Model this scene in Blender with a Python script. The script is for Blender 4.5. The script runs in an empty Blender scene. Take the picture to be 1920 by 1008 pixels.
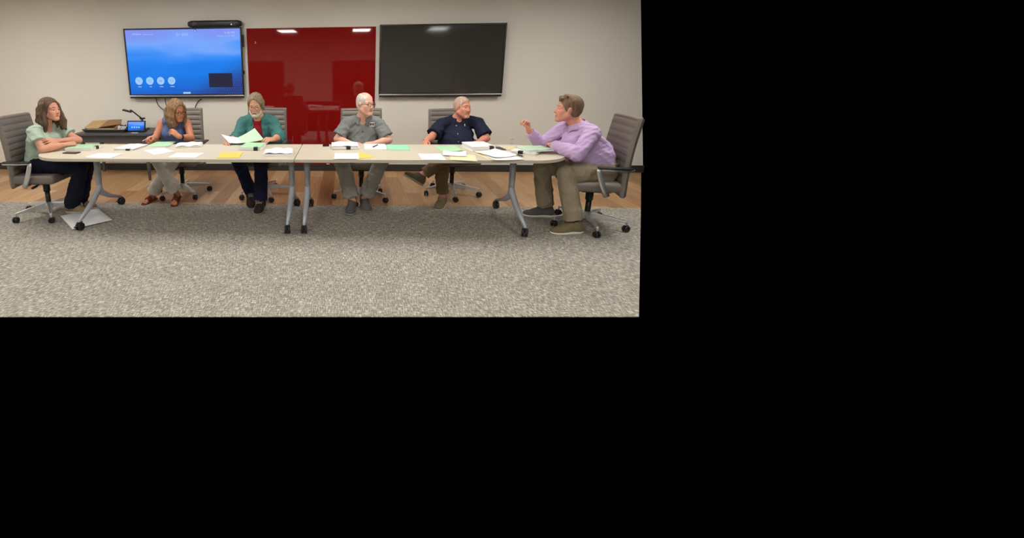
import bpy, math, random
import numpy as np
from mathutils import Vector, Matrix
from mathutils.bvhtree import BVHTree

scene = bpy.context.scene
col = scene.collection
random.seed(7)

# ------------------------------------------------------------------ camera
cam_data = bpy.data.cameras.new('camera')
cam = bpy.data.objects.new('camera', cam_data)
col.objects.link(cam)
PITCH, ROLL, YAW = 0.2153, -0.0104, -0.0645
fw = Vector((math.sin(YAW) * math.cos(PITCH), math.cos(YAW) * math.cos(PITCH), -math.sin(PITCH)))
rt = Vector((math.cos(YAW), -math.sin(YAW), 0))
up = rt.cross(fw)
r2 = rt * math.cos(ROLL) + up * math.sin(ROLL)
u2 = -rt * math.sin(ROLL) + up * math.cos(ROLL)
cam.matrix_world = Matrix(((r2.x, u2.x, -fw.x, 0), (r2.y, u2.y, -fw.y, 0), (r2.z, u2.z, -fw.z, 1.6008), (0, 0, 0, 1)))
cam_data.sensor_width = 36.0
cam_data.lens = 825.87 / 1920 * 36.0
cam_data.shift_x = (960 - 600) / 1920
cam_data.shift_y = (297.5 - 504) / 1920
cam_data.clip_start = 0.05
scene.camera = cam

# ------------------------------------------------------------------ world, exposure
world = bpy.data.worlds.new('world')
scene.world = world
world.use_nodes = True
world.node_tree.nodes['Background'].inputs[0].default_value = (0, 0, 0, 1)
world.node_tree.nodes['Background'].inputs[1].default_value = 0.0
scene.view_settings.view_transform = 'Standard'
scene.view_settings.look = 'None'
scene.view_settings.gamma = 1.0
scene.view_settings.use_curve_mapping = False
scene.view_settings.exposure = 0.0
LIGHT = 18.0                     # radiance of the ceiling troffers

# ------------------------------------------------------------------ materials
def nodes_of(m):
    m.use_nodes = True
    return m.node_tree.nodes, m.node_tree.links

def pbr(name, color, rough=0.5, metal=0.0, spec=0.5, bump=0.0, bscale=60.0, vary=0.0, vscale=8.0, coat=0.0, stretch=(1, 1, 1), color2=None, detail=3.0):
    m = bpy.data.materials.new(name)
    n, l = nodes_of(m)
    b = n['Principled BSDF']
    b.inputs['Base Color'].default_value = (*color, 1)
    b.inputs['Roughness'].default_value = rough
    b.inputs['Metallic'].default_value = metal
    b.inputs['Specular IOR Level'].default_value = spec
    b.inputs['Coat Weight'].default_value = coat
    tc = n.new('ShaderNodeTexCoord')
    mp = n.new('ShaderNodeMapping')
    mp.inputs['Scale'].default_value = stretch
    l.new(tc.outputs['Object'], mp.inputs[0])
    if vary > 0 or color2:
        t = n.new('ShaderNodeTexNoise'); t.inputs['Scale'].default_value = vscale; t.inputs['Detail'].default_value = detail
        l.new(mp.outputs[0], t.inputs['Vector'])
        mix = n.new('ShaderNodeMix'); mix.data_type = 'RGBA'
        c2 = color2 or tuple(c * (1 - vary) for c in color)
        mix.inputs[6].default_value = (*color, 1); mix.inputs[7].default_value = (*c2, 1)
        rp = n.new('ShaderNodeMapRange'); rp.inputs[1].default_value = 0.35; rp.inputs[2].default_value = 0.65
        l.new(t.outputs[0], rp.inputs[0]); l.new(rp.outputs[0], mix.inputs[0])
        l.new(mix.outputs[2], b.inputs['Base Color'])
    if bump > 0:
        t2 = n.new('ShaderNodeTexNoise'); t2.inputs['Scale'].default_value = bscale; t2.inputs['Detail'].default_value = 2
        l.new(mp.outputs[0], t2.inputs['Vector'])
        bp = n.new('ShaderNodeBump'); bp.inputs['Strength'].default_value = bump; bp.inputs['Distance'].default_value = 0.01
        l.new(t2.outputs[0], bp.inputs['Height']); l.new(bp.outputs[0], b.inputs['Normal'])
    return m

def emit(name, color, strength):
    m = bpy.data.materials.new(name)
    n, l = nodes_of(m)
    for x in list(n):
        if x.type == 'BSDF_PRINCIPLED': n.remove(x)
    e = n.new('ShaderNodeEmission')
    e.inputs[0].default_value = (*color, 1); e.inputs[1].default_value = strength
    l.new(e.outputs[0], n['Material Output'].inputs[0])
    return m

def S(r, g, b):                  # 8-bit sRGB to linear
    return tuple(((c / 255) / 12.92 if c / 255 <= 0.04045 else ((c / 255 + 0.055) / 1.055) ** 2.4) for c in (r, g, b))

M = {}
M['wall'] = pbr('wall_paint', S(234, 229, 219), 0.85, bump=0.10, bscale=180)
M['ceiling'] = pbr('ceiling_tile', S(235, 233, 228), 0.9, bump=0.3, bscale=120)
M['base'] = pbr('rubber_base', S(52, 50, 48), 0.55)
M['black'] = pbr('black_plastic', (0.012, 0.012, 0.013), 0.4, vary=0.1)
M['blackgloss'] = pbr('gloss_black', (0.01, 0.01, 0.011), 0.18)
M['chrome'] = pbr('polished_aluminium', (0.70, 0.70, 0.70), 0.3, 0.72)
M['silver'] = pbr('silver_paint', S(178, 182, 190), 0.38, 0.1, bump=0.02)
M['trimsilver'] = pbr('brushed_trim', (0.55, 0.54, 0.54), 0.35, 0.8)
M['vinyl'] = pbr('taupe_vinyl', S(121, 112, 103), 0.5, bump=0.08, bscale=220, vary=0.08)
M['deskdark'] = pbr('charcoal_laminate', S(82, 81, 82), 0.45, vary=0.12, vscale=14)
M['white'] = pbr('white_plastic', S(232, 230, 224), 0.4)
M['card'] = pbr('cardboard', S(196, 160, 112), 0.8, vary=0.1, vscale=20)
M['tray'] = pbr('dark_tray', S(70, 68, 68), 0.4)
M['cream'] = pbr('cream_paper', S(240, 226, 186), 0.7, vary=0.04)
M['pink'] = pbr('pink_plastic', S(226, 178, 172), 0.35)
M['poly'] = pbr('poly_mailer', S(244, 244, 246), 0.35, bump=0.5, bscale=14)
M['lightpanel'] = emit('troffer_diffuser', (1.0, 0.965, 0.90), LIGHT)
M['teeth'] = pbr('teeth', S(240, 235, 222), 0.3)
M['leatherb'] = pbr('brown_leather', S(112, 48, 34), 0.5, vary=0.15)


def wood_table():
    m = bpy.data.materials.new('ash_laminate')
    n, l = nodes_of(m); b = n['Principled BSDF']
    tc = n.new('ShaderNodeTexCoord'); mp = n.new('ShaderNodeMapping'); mp.inputs['Scale'].default_value = (1.2, 26, 26)
    l.new(tc.outputs['Object'], mp.inputs[0])
    t = n.new('ShaderNodeTexNoise'); t.inputs['Scale'].default_value = 2.2; t.inputs['Detail'].default_value = 5; t.inputs['Roughness'].default_value = 0.62
    l.new(mp.outputs[0], t.inputs['Vector'])
    cr = n.new('ShaderNodeValToRGB')
    cr.color_ramp.elements[0].position = 0.3; cr.color_ramp.elements[0].color = (*S(198, 188, 168), 1)
    cr.color_ramp.elements[1].position = 0.7; cr.color_ramp.elements[1].color = (*S(215, 207, 189), 1)
    l.new(t.outputs[0], cr.inputs[0]); l.new(cr.outputs[0], b.inputs['Base Color'])
    b.inputs['Roughness'].default_value = 0.42
    return m
M['ash'] = wood_table()

def wood_floor():
    m = bpy.data.materials.new('oak_plank')
    n, l = nodes_of(m); b = n['Principled BSDF']
    tc = n.new('ShaderNodeTexCoord'); mp = n.new('ShaderNodeMapping'); mp.inputs['Rotation'].default_value = (0, 0, math.pi / 2)
    l.new(tc.outputs['Object'], mp.inputs[0])
    br = n.new('ShaderNodeTexBrick')
    br.offset = 0.37; br.inputs['Color1'].default_value = (0.0, 0.0, 0.0, 1); br.inputs['Color2'].default_value = (1, 1, 1, 1)
    br.inputs['Mortar'].default_value = (0.35, 0.35, 0.35, 1)
    br.inputs['Scale'].default_value = 1.0; br.inputs['Mortar Size'].default_value = 0.0022; br.inputs['Bias'].default_value = 0.0
    br.inputs['Brick Width'].default_value = 1.22; br.inputs['Row Height'].default_value = 0.18
    l.new(mp.outputs[0], br.inputs['Vector'])
    cr = n.new('ShaderNodeValToRGB')
    cr.color_ramp.elements[0].color = (*S(158, 116, 78), 1); cr.color_ramp.elements[1].color = (*S(203, 166, 124), 1)
    e = cr.color_ramp.elements.new(0.5); e.color = (*S(183, 142, 100), 1)
    l.new(br.outputs['Color'], cr.inputs[0])
    mp2 = n.new('ShaderNodeMapping'); mp2.inputs['Scale'].default_value = (22, 1.3, 1)
    l.new(tc.outputs['Object'], mp2.inputs[0])
    t = n.new('ShaderNodeTexNoise'); t.inputs['Scale'].default_value = 2.0; t.inputs['Detail'].default_value = 6; t.inputs['Distortion'].default_value = 0.6
    l.new(mp2.outputs[0], t.inputs['Vector'])
    mr = n.new('ShaderNodeMapRange'); mr.inputs[1].default_value = 0.25; mr.inputs[2].default_value = 0.75; mr.inputs[3].default_value = 0.72; mr.inputs[4].default_value = 1.14
    l.new(t.outputs[0], mr.inputs[0])
    mx = n.new('ShaderNodeMix'); mx.data_type = 'RGBA'; mx.blend_type = 'MULTIPLY'; mx.inputs[0].default_value = 1.0
    l.new(cr.outputs[0], mx.inputs[6]); l.new(mr.outputs[0], mx.inputs[7])
    l.new(mx.outputs[2], b.inputs['Base Color'])
    b.inputs['Roughness'].default_value = 0.42
    return m
M['oak'] = wood_floor()

def carpet_mat():
    m = bpy.data.materials.new('woven_carpet')
    n, l = nodes_of(m); b = n['Principled BSDF']
    tc = n.new('ShaderNodeTexCoord')
    outs = []
    for sc_, seed in (((21, 150, 1), 0.0), ((150, 21, 1), 5.3)):
        mp = n.new('ShaderNodeMapping'); mp.inputs['Scale'].default_value = sc_; mp.inputs['Location'].default_value = (seed, seed * 2, 0)
        l.new(tc.outputs['Object'], mp.inputs[0])
        t = n.new('ShaderNodeTexNoise'); t.inputs['Scale'].default_value = 1.0; t.inputs['Detail'].default_value = 2.5
        l.new(mp.outputs[0], t.inputs['Vector']); outs.append(t.outputs[0])
    ad = n.new('ShaderNodeMath'); ad.operation = 'ADD'
    l.new(outs[0], ad.inputs[0]); l.new(outs[1], ad.inputs[1])
    big = n.new('ShaderNodeTexNoise'); big.inputs['Scale'].default_value = 5.0; big.inputs['Detail'].default_value = 4
    l.new(tc.outputs['Object'], big.inputs['Vector'])
    mu = n.new('ShaderNodeMath'); mu.operation = 'MULTIPLY_ADD'; mu.inputs[1].default_value = 0.14; 
    l.new(big.outputs[0], mu.inputs[0]); l.new(ad.outputs[0], mu.inputs[2])
    cr = n.new('ShaderNodeValToRGB')
    r = cr.color_ramp
    r.elements[0].position = 0.0; r.elements[0].color = (*S(116, 112, 105), 1)
    r.elements[1].position = 1.0; r.elements[1].color = (*S(222, 216, 204), 1)
    e = r.elements.new(0.52); e.color = (*S(154, 149, 140), 1)
    mrr = n.new('ShaderNodeMapRange'); mrr.inputs[1].default_value = 0.80; mrr.inputs[2].default_value = 1.34
    l.new(mu.outputs[0], mrr.inputs[0])
    l.new(mrr.outputs[0], cr.inputs[0]); l.new(cr.outputs[0], b.inputs['Base Color'])
    b.inputs['Roughness'].default_value = 0.95; b.inputs['Specular IOR Level'].default_value = 0.1
    bp = n.new('ShaderNodeBump'); bp.inputs['Strength'].default_value = 0.35; bp.inputs['Distance'].default_value = 0.004
    l.new(ad.outputs[0], bp.inputs['Height']); l.new(bp.outputs[0], b.inputs['Normal'])
    return m
M['carpet'] = carpet_mat()

def paper(name, color, ink=0.0, lines=70.0):
    """sheet with faint rows of print"""
    m = bpy.data.materials.new(name)
    n, l = nodes_of(m); b = n['Principled BSDF']
    b.inputs['Roughness'].default_value = 0.7
    b.inputs['Base Color'].default_value = (*color, 1)
    if ink > 0:
        tc = n.new('ShaderNodeTexCoord'); sp = n.new('ShaderNodeSeparateXYZ'); l.new(tc.outputs['Generated'], sp.inputs[0])
        w = n.new('ShaderNodeMath'); w.operation = 'MULTIPLY'; w.inputs[1].default_value = lines; l.new(sp.outputs[1], w.inputs[0])
        fr = n.new('ShaderNodeMath'); fr.operation = 'FRACT'; l.new(w.outputs[0], fr.inputs[0])
        gt = n.new('ShaderNodeMath'); gt.operation = 'GREATER_THAN'; gt.inputs[1].default_value = 0.55; l.new(fr.outputs[0], gt.inputs[0])
        mp = n.new('ShaderNodeMapping'); mp.inputs['Scale'].default_value = (26, lines * 0.5, 0.01); l.new(tc.outputs['Generated'], mp.inputs[0])
        t = n.new('ShaderNodeTexNoise'); t.inputs['Scale'].default_value = 1.0; l.new(mp.outputs[0], t.inputs['Vector'])
        g2 = n.new('ShaderNodeMath'); g2.operation = 'GREATER_THAN'; g2.inputs[1].default_value = 0.47; l.new(t.outputs[0], g2.inputs[0])
        mul = n.new('ShaderNodeMath'); mul.operation = 'MULTIPLY'; l.new(gt.outputs[0], mul.inputs[0]); l.new(g2.outputs[0], mul.inputs[1])
        prev = mul.outputs[0]
        for ax, lo, hi in ((0, 0.12, 0.88), (1, 0.10, 0.86)):
            for op, v in (('GREATER_THAN', lo), ('LESS_THAN', hi)):
                c = n.new('ShaderNodeMath'); c.operation = op; c.inputs[1].default_value = v; l.new(sp.outputs[ax], c.inputs[0])
                mm = n.new('ShaderNodeMath'); mm.operation = 'MULTIPLY'; l.new(prev, mm.inputs[0]); l.new(c.outputs[0], mm.inputs[1]); prev = mm.outputs[0]
        fac = n.new('ShaderNodeMath'); fac.operation = 'MULTIPLY'; fac.inputs[1].default_value = ink; l.new(prev, fac.inputs[0])
        mx = n.new('ShaderNodeMix'); mx.data_type = 'RGBA'
        mx.inputs[6].default_value = (*color, 1); mx.inputs[7].default_value = (0.12, 0.13, 0.17, 1)
        l.new(fac.outputs[0], mx.inputs[0]); l.new(mx.outputs[2], b.inputs['Base Color'])
    return m
M['paper'] = paper('white_paper', S(240, 239, 236))
M['printed'] = paper('printed_paper', S(241, 240, 238), 0.16, 42)
M['printed2'] = paper('printed_table_paper', S(240, 240, 240), 0.2, 30)
M['green'] = paper('green_paper', S(176, 220, 178), 0.12, 30)
M['green2'] = paper('pale_green_print', S(196, 228, 196), 0.22, 34)
M['mint'] = paper('mint_paper', S(150, 222, 182), 0.2, 24)
M['yellow'] = paper('yellow_paper', S(247, 205, 92), 0.2, 26)

def screen_mat(name, k):
    """lit display: lavender top, pale blue band, strong blue, navy lower right corner"""
    m = bpy.data.materials.new(name)
    n, l = nodes_of(m)
    for x in list(n):
        if x.type == 'BSDF_PRINCIPLED': n.remove(x)
    tc = n.new('ShaderNodeTexCoord'); sp = n.new('ShaderNodeSeparateXYZ'); l.new(tc.outputs['Generated'], sp.inputs[0])
    mp = n.new('ShaderNodeMapping'); mp.inputs['Scale'].default_value = (0.9, 1, 2.4); l.new(tc.outputs['Generated'], mp.inputs[0])
    t = n.new('ShaderNodeTexNoise'); t.inputs['Scale'].default_value = 1.7; t.inputs['Detail'].default_value = 1.5; t.inputs['Distortion'].default_value = 0.4
    l.new(mp.outputs[0], t.inputs['Vector'])
    a = n.new('ShaderNodeMath'); a.operation = 'MULTIPLY_ADD'; a.inputs[1].default_value = 0.62; l.new(t.outputs[0], a.inputs[0]); l.new(sp.outputs[2], a.inputs[2])
    s = n.new('ShaderNodeMath'); s.operation = 'SUBTRACT'; s.inputs[1].default_value = 0.31; l.new(a.outputs[0], s.inputs[0])
    cr = n.new('ShaderNodeValToRGB'); r = cr.color_ramp
    stops = [(0.0, S(24, 100, 208)), (0.3, S(22, 124, 234)), (0.5, S(30, 128, 240)), (0.66, S(66, 146, 248)), (0.8, S(116, 166, 252)), (0.94, S(122, 152, 242)), (1.0, S(130, 144, 240))]
    while len(r.elements) < len(stops): r.elements.new(0.5)
    for e, (p, c) in zip(r.elements, stops):
        e.position = p; e.color = (*c, 1)
    l.new(s.outputs[0], cr.inputs[0])
    # navy towards the lower right corner
    d = n.new('ShaderNodeMath'); d.operation = 'MULTIPLY_ADD'; d.inputs[1].default_value = -1.15; l.new(sp.outputs[2], d.inputs[0]); l.new(sp.outputs[0], d.inputs[2])
    mr = n.new('ShaderNodeMapRange'); mr.interpolation_type = 'SMOOTHSTEP'; mr.inputs[1].default_value = 0.28; mr.inputs[2].default_value = 0.85; l.new(d.outputs[0], mr.inputs[0])
    mx = n.new('ShaderNodeMix'); mx.data_type = 'RGBA'; mx.inputs[7].default_value = (*S(40, 62, 132), 1)
    l.new(mr.outputs[0], mx.inputs[0]); l.new(cr.outputs[0], mx.inputs[6])
    # staggered dots towards the lower right corner
    def mth(op, a, b=None, c=None):
        q = n.new('ShaderNodeMath'); q.operation = op
        for i, val in enumerate((a, b, c)):
            if val is None: continue
            if isinstance(val, (int, float)): q.inputs[i].default_value = val
            else: l.new(val, q.inputs[i])
        return q.outputs[0]
    u, v = sp.outputs[0], sp.outputs[2]
    rw = mth('MULTIPLY', v, 26.0); cl = mth('MULTIPLY_ADD', rw, 0.5, mth('MULTIPLY', u, 51.0))
    dx = mth('SUBTRACT', mth('FRACT', mth('SUBTRACT', cl, mth('MULTIPLY', mth('FRACT', rw), 0.5))), 0.5); dy = mth('MULTIPLY', mth('SUBTRACT', mth('FRACT', rw), 0.5), 1.15)
    rr = mth('ADD', mth('MULTIPLY', dx, dx), mth('MULTIPLY', dy, dy))
    dot = mth('MULTIPLY', mth('LESS_THAN', rr, 0.022), mth('MULTIPLY', mr.outputs[0], 0.42))
    m2 = n.new('ShaderNodeMix'); m2.data_type = 'RGBA'; m2.inputs[7].default_value = (*S(128, 160, 216), 1)
    l.new(dot, m2.inputs[0]); l.new(mx.outputs[2], m2.inputs[6]); mx = m2
    e = n.new('ShaderNodeEmission'); e.inputs[1].default_value = k; l.new(mx.outputs[2], e.inputs[0])
    gl = n.new('ShaderNodeBsdfGlossy'); gl.inputs['Roughness'].default_value = 0.25; gl.inputs[0].default_value = (0.02, 0.02, 0.02, 1)
    ad = n.new('ShaderNodeAddShader'); l.new(e.outputs[0], ad.inputs[0]); l.new(gl.outputs[0], ad.inputs[1])
    l.new(ad.outputs[0], n['Material Output'].inputs[0])
    return m
M['screen'] = screen_mat('lit_screen', 1.0)
M['icon'] = emit('icon_glow', S(158, 205, 252), 1.0)
M['iconink'] = emit('icon_ink', S(132, 178, 238), 1.0)
M['texton'] = emit('screen_text', S(176, 200, 254), 1.0)
M['textdim'] = emit('screen_text_dim', S(150, 176, 250), 1.0)
M['dots'] = emit('screen_dots', S(110, 140, 200), 1.0)
M['inset'] = emit('screen_inset', S(46, 46, 66), 1.0)
M['tvoff'] = pbr('dark_screen', S(64, 62, 57), 0.06, spec=0.5)
M['redglass'] = pbr('red_glass', S(138, 20, 17), 0.03, spec=1.0)

def glass_mat():
    m = bpy.data.materials.new('lens_glass')
    n, l = nodes_of(m)
    for x in list(n):
        if x.type == 'BSDF_PRINCIPLED': n.remove(x)
    t = n.new('ShaderNodeBsdfTransparent'); g = n.new('ShaderNodeBsdfGlossy'); g.inputs['Roughness'].default_value = 0.05
    mx = n.new('ShaderNodeMixShader'); mx.inputs[0].default_value = 0.07
    l.new(t.outputs[0], mx.inputs[1]); l.new(g.outputs[0], mx.inputs[2]); l.new(mx.outputs[0], n['Material Output'].inputs[0])
    return m
M['lens'] = glass_mat()

def skin(name, c):
    m = pbr(name, c, 0.5, spec=0.35, vary=0.12, vscale=16, color2=tuple(x * y for x, y in zip(c, (0.96, 0.86, 0.83))), bump=0.05, bscale=120)
    b = m.node_tree.nodes['Principled BSDF']
    b.inputs['Subsurface Weight'].default_value = 0.08
    b.inputs['Subsurface Radius'].default_value = (0.02, 0.008, 0.005)
    return m

def cloth(name, c, fold=0.5, c2=None):
    return pbr(name, c, 0.85, spec=0.2, bump=fold, bscale=26, vary=0.10, vscale=9, color2=c2, detail=4)

def hairmat(name, c1, c2):
    return pbr(name, c1, 0.6, spec=0.3, color2=c2, vscale=1.0, stretch=(70, 70, 7), bump=0.5, bscale=1.6)

# ------------------------------------------------------------------ mesh helpers
def mesh_obj(name, V, F, mat, parent=None, smooth=False, mats=None, midx=None, bevel=0.0, solid=0.0, segs=2):
    me = bpy.data.meshes.new(name)
    me.from_pydata([tuple(map(float, v)) for v in V], [], [tuple(map(int, f)) for f in F])
    for m in (mats or [mat]): me.materials.append(m)
    if midx is not None: me.polygons.foreach_set('material_index', np.asarray(midx, dtype=np.int32))
    if smooth: me.polygons.foreach_set('use_smooth', np.ones(len(me.polygons), dtype=bool))
    me.update()
    o = bpy.data.objects.new(name, me)
    col.objects.link(o)
    if parent is not None: o.parent = parent
    if solid:
        s = o.modifiers.new('solid', 'SOLIDIFY'); s.thickness = solid; s.offset = 0
    if bevel:
        b = o.modifiers.new('bevel', 'BEVEL'); b.width = bevel; b.segments = segs; b.limit_method = 'ANGLE'
    return o

def tag(o, label=None, cat=None, group=None, kind=None):
    if label: o['label'] = label
    if cat: o['category'] = cat
    if group: o['group'] = group
    if kind: o['kind'] = kind
    return o

def thing(name, loc, rz, label, cat, group=None):
    o = bpy.data.objects.new(name, None)
    o.empty_display_size = 0.1
    col.objects.link(o); o.location = loc; o.rotation_euler = (0, 0, rz)
    return tag(o, label, cat, group)

class MB:
    """collects simple solids into one mesh"""
    def __init__(self): self.V, self.F, self.mi = [], [], []
    def add(self, V, F, mi=0):
        k = len(self.V); self.V += [tuple(v) for v in V]; self.F += [tuple(i + k for i in f) for f in F]; self.mi += [mi] * len(F); return self
    def box(self, c, s, R=None, mi=0):
        V = [Vector((x * s[0] / 2, y * s[1] / 2, z * s[2] / 2)) for x in (-1, 1) for y in (-1, 1) for z in (-1, 1)]
        if R is not None: V = [R @ v for v in V]
        return self.add([v + Vector(c) for v in V], [(0, 1, 3, 2), (4, 6, 7, 5), (0, 4, 5, 1), (2, 3, 7, 6), (0, 2, 6, 4), (1, 5, 7, 3)], mi)
    def tube(self, P, r, n=10, mi=0, flat=1.0, upv=None, cap=True):
        P = [Vector(p) for p in P]; R = r if isinstance(r, (list, tuple)) else [r] * len(P)
        V, F = [], []; prev = None
        for i, p in enumerate(P):
            d = (P[min(i + 1, len(P) - 1)] - P[max(i - 1, 0)]).normalized()
            if prev is None:
                u = Vector(upv) if upv else (Vector((0, 0, 1)) if abs(d.z) < 0.9 else Vector((1, 0, 0)))
            else: u = prev
            u = (u - d * u.dot(d)).normalized(); prev = u; w = d.cross(u)
            for k in range(n):
                a = 2 * math.pi * k / n
                V.append(p + u * (math.cos(a) * R[i]) + w * (math.sin(a) * R[i] * flat))
        for i in range(len(P) - 1):
            for k in range(n):
                F.append((i * n + k, i * n + (k + 1) % n, (i + 1) * n + (k + 1) % n, (i + 1) * n + k))
        if cap: F += [tuple(range(n - 1, -1, -1)), tuple((len(P) - 1) * n + k for k in range(n))]
        return self.add(V, F, mi)
    def lathe(self, prof, c=(0, 0, 0), axis='z', n=20, mi=0):
        V, F = [], []
        for r, z in prof:
            for k in range(n):
                a = 2 * math.pi * k / n
                v = (r * math.cos(a), r * math.sin(a), z)
                if axis == 'x': v = (v[2], v[0], v[1])
                if axis == 'y': v = (v[1], v[2], v[0])
                V.append((v[0] + c[0], v[1] + c[1], v[2] + c[2]))
        for i in range(len(prof) - 1):
            for k in range(n):
                F.append((i * n + k, i * n + (k + 1) % n, (i + 1) * n + (k + 1) % n, (i + 1) * n + k))
        F += [tuple(range(n - 1, -1, -1)), tuple((len(prof) - 1) * n + k for k in range(n))]
        return self.add(V, F, mi)
    def sphere(self, c, r, n=12, sc=(1, 1, 1), mi=0):
        V = [(c[0], c[1], c[2] - r * sc[2])]; F = []; h = n // 2
        for i in range(1, h):
            t = -math.pi / 2 + math.pi * i / h
            for k in range(n):
                a = 2 * math.pi * k / n
                V.append((c[0] + r * sc[0] * math.cos(t) * math.cos(a), c[1] + r * sc[1] * math.cos(t) * math.sin(a), c[2] + r * sc[2] * math.sin(t)))
        V.append((c[0], c[1], c[2] + r * sc[2]))
        for k in range(n): F.append((0, 1 + (k + 1) % n, 1 + k))
        for i in range(h - 2):
            for k in range(n):
                a, b = 1 + i * n + k, 1 + i * n + (k + 1) % n
                F.append((a, b, b + n, a + n))
        L = len(V) - 1
        for k in range(n): F.append((L, L - n + k, L - n + (k + 1) % n))
        return self.add(V, F, mi)
    def prism(self, outline, z0, z1, mi=0):
        n = len(outline)
        V = [(x, y, z0) for x, y in outline] + [(x, y, z1) for x, y in outline]
        F = [tuple(range(n - 1, -1, -1)), tuple(range(n, 2 * n))] + [(i, (i + 1) % n, n + (i + 1) % n, n + i) for i in range(n)]
        return self.add(V, F, mi)
    def grid(self, fn, nu, nv, mi=0, closed_u=False):
        V = [fn(u / (nu if closed_u else nu - 1), v / (nv - 1)) for v in range(nv) for u in range(nu)]
        F = []
        for v in range(nv - 1):
            for u in range(nu if closed_u else nu - 1):
                u1 = (u + 1) % nu
                F.append((v * nu + u, v * nu + u1, (v + 1) * nu + u1, (v + 1) * nu + u))
        return self.add(V, F, mi)
    def obj(self, name, mat, parent=None, smooth=False, bevel=0.0, solid=0.0, mats=None, segs=2):
        return mesh_obj(name, self.V, self.F, mat, parent, smooth, mats, self.mi if mats else None, bevel, solid, segs)

def text_obj(name, body, size, mat, loc, parent, align='LEFT', rot=(math.pi / 2, 0, 0)):
    cu = bpy.data.curves.new(name, 'FONT'); cu.body = body; cu.size = size; cu.align_x = align; cu.extrude = 0.0004
    o = bpy.data.objects.new('tmp', cu); col.objects.link(o)
    dg = bpy.context.evaluated_depsgraph_get(); dg.update()
    me = bpy.data.meshes.new_from_object(o.evaluated_get(dg))
    bpy.data.objects.remove(o); bpy.data.curves.remove(cu)
    me.name = name; me.materials.clear(); me.materials.append(mat)
    t = bpy.data.objects.new(name, me); col.objects.link(t)
    t.location = loc; t.rotation_euler = rot; t.parent = parent
    return t
# ------------------------------------------------------------------ smooth solid modelling (distance fields meshed by surface nets)
def vv(a): return np.array(a, dtype=np.float64)
def nrm(a):
    a = vv(a); return a / np.linalg.norm(a)
def lerp(a, b, t): return vv(a) * (1 - t) + vv(b) * t

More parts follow.
